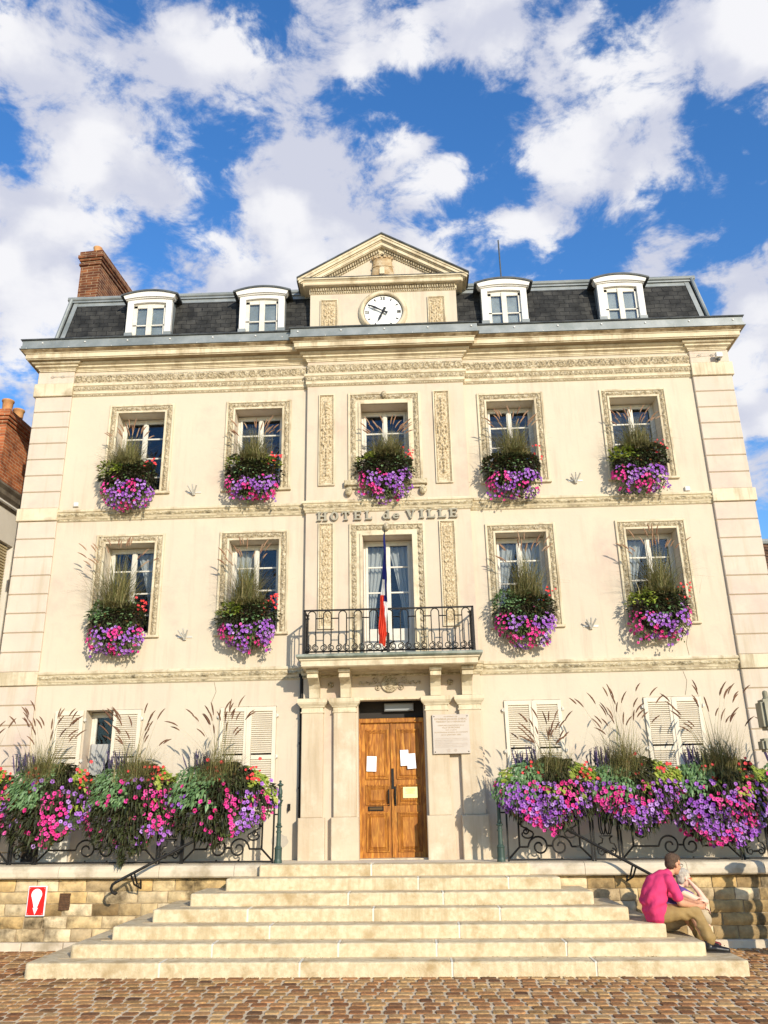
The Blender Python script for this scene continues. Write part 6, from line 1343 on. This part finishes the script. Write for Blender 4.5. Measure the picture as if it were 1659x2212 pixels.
def hand_(mb, wrist, dirv, palmn, s_=1.0, curl=.9):
    d_ = Vector(dirv).normalized(); n = Vector(palmn).normalized(); sdv = d_.cross(n).normalized(); n = sdv.cross(d_); w0 = Vector(wrist)
    caps(mb, w0, w0+d_*.07*s_, .024*s_, .026*s_); caps(mb, w0+d_*.03*s_+sdv*.015*s_, w0+d_*.08*s_+sdv*.024*s_, .020*s_, .016*s_); caps(mb, w0+d_*.03*s_-sdv*.015*s_, w0+d_*.075*s_-sdv*.024*s_, .018*s_, .015*s_)
    for k, (o, L_) in enumerate(((-.030, .062), (-.010, .075), (.011, .072), (.031, .055))):
        p = w0+d_*.082*s_+sdv*o*s_; q = d_; 
        for j in range(3):
            q = (q+n*curl*.55).normalized(); p2 = p+q*L_*.38*s_; caps(mb, p, p2, (.0095-.001*j)*s_, (.0088-.001*j)*s_, 8); p = p2
    p = w0+d_*.025*s_-sdv*.024*s_; q = (d_*.6-sdv*.7+n*.3).normalized(); p2 = p+q*.045*s_; caps(mb, p, p2, .012*s_, .0105*s_, 8); q = (d_+n*.5-sdv*.1).normalized(); caps(mb, p2, p2+q*.032*s_, .010*s_, .008*s_, 8)
def shoe(name, par, heel, toe, m, r_=.045, h=.07):
    mb = MB(); heel, toe = Vector(heel), Vector(toe); d_ = (toe-heel); 
    caps(mb, heel+Vector((0, 0, r_*.9)), heel.lerp(toe, .45)+Vector((0, 0, r_*.85)), r_*.86, r_*.9); caps(mb, heel.lerp(toe, .45)+Vector((0, 0, r_*.8)), toe+Vector((0, 0, r_*.55)), r_*.9, r_*.62); caps(mb, heel+d_*.08+Vector((0, 0, .06)), heel+d_*.10+Vector((0, 0, .06+h*.6)), r_*.85, r_*.8)
    o = organic(name, mb, m, par, .008, 4)
    sm_ = MB(); sd_ = d_.normalized().cross(Vector((0, 0, 1)))
    pts = [heel.lerp(toe, t)+sd_*w_*s_-Vector((0, 0, 0)) for s_, seq in ((1, ((-.1, .028), (.1, .038), (.5, .042), (.8, .046), (1.05, .03), (1.12, .0))), (-1, ((1.05, .03), (.8, .044), (.5, .038), (.1, .038), (-.1, .028)))) for t, w_ in seq]
    sm_.prism([(p.x, p.y) for p in pts], 'z', heel.z, heel.z+.018); part('sole', sm_, DARK, o)
# man in the pink polo, sitting on the third step
mn = thing('person', (3.06, -2.35, .48), 'person in pink polo shirt and khaki trousers sitting at the right of the steps', 'person')
PINK = mat('pink_polo', (.70, .045, .16), .85, (.60, .035, .125), 5, bump=.2, bs=120); KH = mat('khaki_cotton', (.36, .24, .095), .9, (.28, .18, .065), 7, bump=.3, bs=90)
yN, yF = -2.53, -2.20
bd = MB()
limb(bd, [(3.09, -2.36, .60), (3.09, -2.36, .78), (3.19, -2.36, .94)], [.10, .11, .10]); limb(bd, [(3.24, -2.36, .98), (3.31, -2.355, 1.07)], [.060, .054])
hT, hR = head(bd, (3.365, -2.35, 1.155), .42, .20, 1.0)
limb(bd, [(3.245, -2.52, .955), (3.335, -2.575, .72), (3.565, -2.44, .665)], [.045, .047, .030]); limb(bd, [(3.245, -2.20, .955), (3.38, -2.14, .75), (3.58, -2.30, .69)], [.045, .047, .030])
hand_(bd, (3.58, -2.43, .668), (1, .30, -.12), (-.1, 1, -.15), 1.0, 1.1); hand_(bd, (3.59, -2.31, .70), (1, -.28, -.2), (-.1, -1, -.2), 1.0, 1.0)
limb(bd, [(3.08, -2.45, .575), (3.50, -2.47, .585), (3.60, -2.54, .30), (3.615, -2.56, .235)], [.075, .06, .04, .035]); limb(bd, [(3.08, -2.27, .575), (3.47, -2.22, .56), (3.60, -2.24, .32), (3.61, -2.25, .235)], [.075, .06, .04, .035])
organic('body', bd, SK1, mn, .0075, 3)
# a clean shirt
sh_ = MB()
limb(sh_, [(3.06, -2.36, .575), (3.045, -2.36, .74), (3.11, -2.36, .90), (3.20, -2.36, .985)], [.150, .165, .155, .115])
for y_ in (-2.44, -2.28): limb(sh_, [(3.07, y_, .58), (3.06, y_, .76), (3.15, y_, .93)], [.125, .140, .115])
limb(sh_, [(3.21, -2.36, .99), (3.24, -2.515, .965), (3.285, -2.565, .85), (3.305, -2.575, .80)], [.080, .074, .068, .070]); limb(sh_, [(3.21, -2.36, .99), (3.24, -2.20, .965), (3.30, -2.15, .85), (3.33, -2.14, .80)], [.085, .078, .075, .078])
limb(sh_, [(3.24, -2.36, 1.0), (3.275, -2.36, 1.045)], [.075, .064])
def shf(p, n): return n*(.011*sin(42*(p.z-.55*p.x)+6*noise.noise(Vector((p.x*4, p.y*4, p.z*4))))*max(0, min(1, (1.0-p.z)*4, (p.z-.50)*6))+.006*noise.noise(p*14))
so_ = organic('shirt', sh_, PINK, mn, .011, 5, shf)
m = MB(); m.tube([(3.262+.060*cos(2*pi*k/16), -2.36+.066*sin(2*pi*k/16), 1.045-.022*cos(2*pi*k/16)+.0) for k in range(16)], .014, 6, closed=True); part('collar', m, PINK, so_, smooth=True)
tr_ = MB()
limb(tr_, [(3.09, -2.36, .575), (3.14, -2.36, .58)], [.105, .115]); limb(tr_, [(3.14, -2.45, .575), (3.30, -2.47, .60), (3.535, -2.475, .595)], [.105, .098, .082]); limb(tr_, [(3.535, -2.475, .590), (3.60, -2.53, .42), (3.64, -2.56, .315)], [.082, .078, .080])
limb(tr_, [(3.14, -2.28, .575), (3.30, -2.24, .59), (3.50, -2.22, .575)], [.10, .09, .08]); limb(tr_, [(3.50, -2.22, .57), (3.60, -2.235, .40), (3.62, -2.25, .32)], [.08, .072, .074])
def trf(p, n):
    kn = exp(-((p.x-3.44)**2+(p.z-.54)**2)/.010); return n*(.009*kn*sin(70*(p.z*.8+p.x*.6))+.010*noise.noise(Vector((p.x*16, p.y*10, p.z*7)))+.004*sin(p.z*60)*(p.z < .45))
organic('trousers', tr_, KH, mn, .010, 4, trf)
hm = MB(); 
for p_, rd in (((-.030, 0, .045), (.098, .083, .088)), ((-.055, 0, -.005), (.062, .076, .075)), ((.02, 0, .075), (.07, .066, .055))): hm.ball(hT(*p_), rd, 16, 12, hR)
organic('hair', hm, mat('dark_brown_hair', (.06, .032, .018), .8, (.12, .07, .04), 50, bump=.8, bs=160), mn, .007, 2, lambda p, n: n*.004*noise.noise(p*60))
m = MB()
for q in (-1, 1):
    m.tube([hT(.0, q*.083, .005), hT(.05, q*.080, .008), hT(.098, q*.066, .006)], .0028, 5)
    m.tube([hT(.100+.0*cos(k), q*.036+.026*cos(2*pi*k/14), .002+.019*sin(2*pi*k/14)) for k in range(14)], .0026, 5, closed=True)
m.tube([hT(.102, -.012, .006), hT(.102, .012, .006)], .0026, 5); part('glasses', m, IR, mn)
m = MB()
for q in (-1, 1): m.ball(hT(.078, q*.033, .004), .011, 8, 6)
part('eye', m, mat('eye_white', (.6, .55, .5), .3), mn)
LTH = mat('black_leather', (.010, .009, .009), .35)
shoe('shoe', mn, (3.595, -2.57, .160), (3.83, -2.61, .160), LTH, .052, .09); shoe('shoe', mn, (3.60, -2.25, .160), (3.83, -2.24, .160), LTH, .05, .09)
m = MB(); limb(m, [(3.60, -2.565, .245), (3.625, -2.555, .34)], [.046, .044]); limb(m, [(3.61, -2.25, .245), (3.62, -2.25, .34)], [.044, .042]); part('sock', m, mat('navy_sock', (.012, .012, .022), .95), mn, smooth=True)
low(mn)
# woman beside him
wm = thing('person', (3.30, -1.93, .32), 'person in a purple top with pale hair, chin in hand, beside the pink polo shirt', 'person')
PU = mat('purple_jersey', (.13, .07, .26), .9, (.10, .05, .2), 6, bump=.2, bs=100); BEI = mat('beige_cotton', (.46, .37, .24), .9, (.38, .30, .19), 6, bump=.2, bs=90)
bd = MB()
limb(bd, [(3.33, -1.95, .46), (3.36, -1.95, .62), (3.47, -1.96, .80)], [.11, .12, .10]); limb(bd, [(3.50, -1.97, .82), (3.545, -1.98, .90)], [.05, .045])
wT, wR = head(bd, (3.585, -1.985, .965), .25, .18, .92)
limb(bd, [(3.50, -2.12, .80), (3.73, -2.13, .685), (3.80, -2.10, .69)], [.048, .043, .040]); limb(bd, [(3.79, -2.10, .69), (3.735, -2.07, .80), (3.665, -2.04, .895)], [.042, .036, .024]); limb(bd, [(3.50, -1.82, .80), (3.62, -1.80, .62), (3.80, -1.92, .62)], [.045, .040, .026])
hand_(bd, (3.66, -2.035, .895), (-.55, .25, .8), (-1, -.2, -.3), .85, 1.0); hand_(bd, (3.80, -1.93, .62), (.8, -.3, -.5), (-.2, -.3, -1), .85, .6)
limb(bd, [(3.34, -2.03, .45), (3.74, -2.05, .54), (3.80, -2.06, .36), (3.76, -2.06, .235)], [.075, .06, .042, .032]); limb(bd, [(3.34, -1.87, .45), (3.72, -1.86, .53), (3.79, -1.88, .36), (3.76, -1.88, .235)], [.075, .06, .042, .032])
organic('body', bd, SK2, wm, .0075, 3)
sh_ = MB(); limb(sh_, [(3.33, -1.95, .45), (3.35, -1.95, .60), (3.44, -1.96, .76), (3.485, -1.965, .82)], [.135, .145, .125, .085])
for s_, yy in ((-1, -2.10), (1, -1.83)): limb(sh_, [(3.47, -1.965, .80), (3.50, yy, .80), (3.62, yy-.01*s_, .738)], [.085, .068, .060])
organic('top', sh_, PU, wm, .011, 5, lambda p, n: n*.006*noise.noise(p*16))
tr_ = MB(); limb(tr_, [(3.32, -1.95, .43), (3.38, -1.95, .44)], [.13, .12]); limb(tr_, [(3.34, -2.03, .45), (3.74, -2.05, .545), (3.795, -2.06, .47)], [.10, .078, .070]); limb(tr_, [(3.34, -1.87, .45), (3.72, -1.86, .535), (3.78, -1.88, .46)], [.10, .078, .070])
organic('trousers', tr_, BEI, wm, .011, 4, lambda p, n: n*.008*noise.noise(p*12))
hm = MB()
for p_, rd in (((-.036, 0, .045), (.094, .082, .084)), ((-.055, 0, -.03), (.056, .074, .070)), ((.015, 0, .075), (.062, .060, .044))): hm.ball(wT(*p_), tuple(q*.95 for q in rd), 16, 12, wR)
organic('hair', hm, mat('white_hair', (.36, .31, .25), .8, (.50, .45, .37), 30, bump=.6, bs=140), wm, .008, 2, lambda p, n: n*.008*noise.noise(p*40))
m = MB()
for q in (-1, 1): m.tube([wT(.0, q*.080, .003), wT(.05, q*.076, .006), wT(.094, q*.06, .004)], .0025, 5); m.tube([wT(.095, q*.034+.024*cos(2*pi*k/12), .001+.017*sin(2*pi*k/12)) for k in range(12)], .0024, 5, closed=True)
part('glasses', m, RED, wm)
RS = mat('red_leather', (.16, .012, .014), .5); shoe('shoe', wm, (3.74, -2.07, .16), (3.91, -2.08, .16), RS, .042, .03); shoe('shoe', wm, (3.74, -1.88, .16), (3.91, -1.87, .16), RS, .042, .03)
low(wm)
# bystander just right of the frame, whose shadow falls on the wall
bs_ = thing('person', (5.30, -2.55, 0), 'standing person beyond the right edge whose shadow falls on the terrace wall', 'person')
bd = MB(); bx, by = 5.30, -2.55
limb(bd, [(bx, by, .86), (bx, by, 1.08), (bx, by, 1.28)], [.13, .12, .11]); limb(bd, [(bx, by, 1.32), (bx, by, 1.42)], [.055, .05]); head(bd, (bx, by, 1.52), 2.6, 0, .95)
for s_ in (-1, 1): limb(bd, [(bx+s_*.08, by, .86), (bx+s_*.09, by, .46), (bx+s_*.09, by+.02, .06)], [.085, .06, .038]); caps(bd, (bx+s_*.09, by+.04, .04), (bx+s_*.10, by-.12, .035), .035, .03)
limb(bd, [(bx-.16, by, 1.28), (bx-.24, by-.02, 1.03), (bx-.44, by-.08, 1.02)], [.048, .04, .028]); hand_(bd, (bx-.44, by-.08, 1.02), (-1, -.1, .1), (0, 0, -1), .9, .5)
limb(bd, [(bx+.16, by, 1.28), (bx+.22, by, 1.0), (bx+.22, by-.03, .80)], [.048, .04, .028]); hand_(bd, (bx+.22, by-.03, .80), (0, 0, -1), (-1, 0, 0), .9, .5)
organic('body', bd, SK2, bs_, .010, 3)
sh_ = MB(); limb(sh_, [(bx, by, .86), (bx, by, 1.08), (bx, by, 1.26)], [.165, .15, .14])
for s_ in (-1, 1): limb(sh_, [(bx+s_*.06, by, 1.26), (bx+s_*.16, by, 1.27), (bx+s_*.21, by, 1.12)], [.11, .07, .062])
organic('jacket', sh_, mat('grey_jacket', (.12, .13, .15), .9), bs_, .012, 5)
tr_ = MB()
for s_ in (-1, 1): limb(tr_, [(bx+s_*.07, by, .86), (bx+s_*.09, by, .46), (bx+s_*.09, by, .10)], [.115, .085, .07])
organic('trousers', tr_, mat('blue_denim', (.04, .06, .12), .9), bs_, .012, 4)
hm = MB(); hm.ball((bx, by, 1.57), (.11, .105, .09), 16, 12); hm.ball((bx, by, 1.60), (.15, .15, .02), 16, 8); organic('hat', hm, BEI, bs_, .009, 2)
low(bs_)
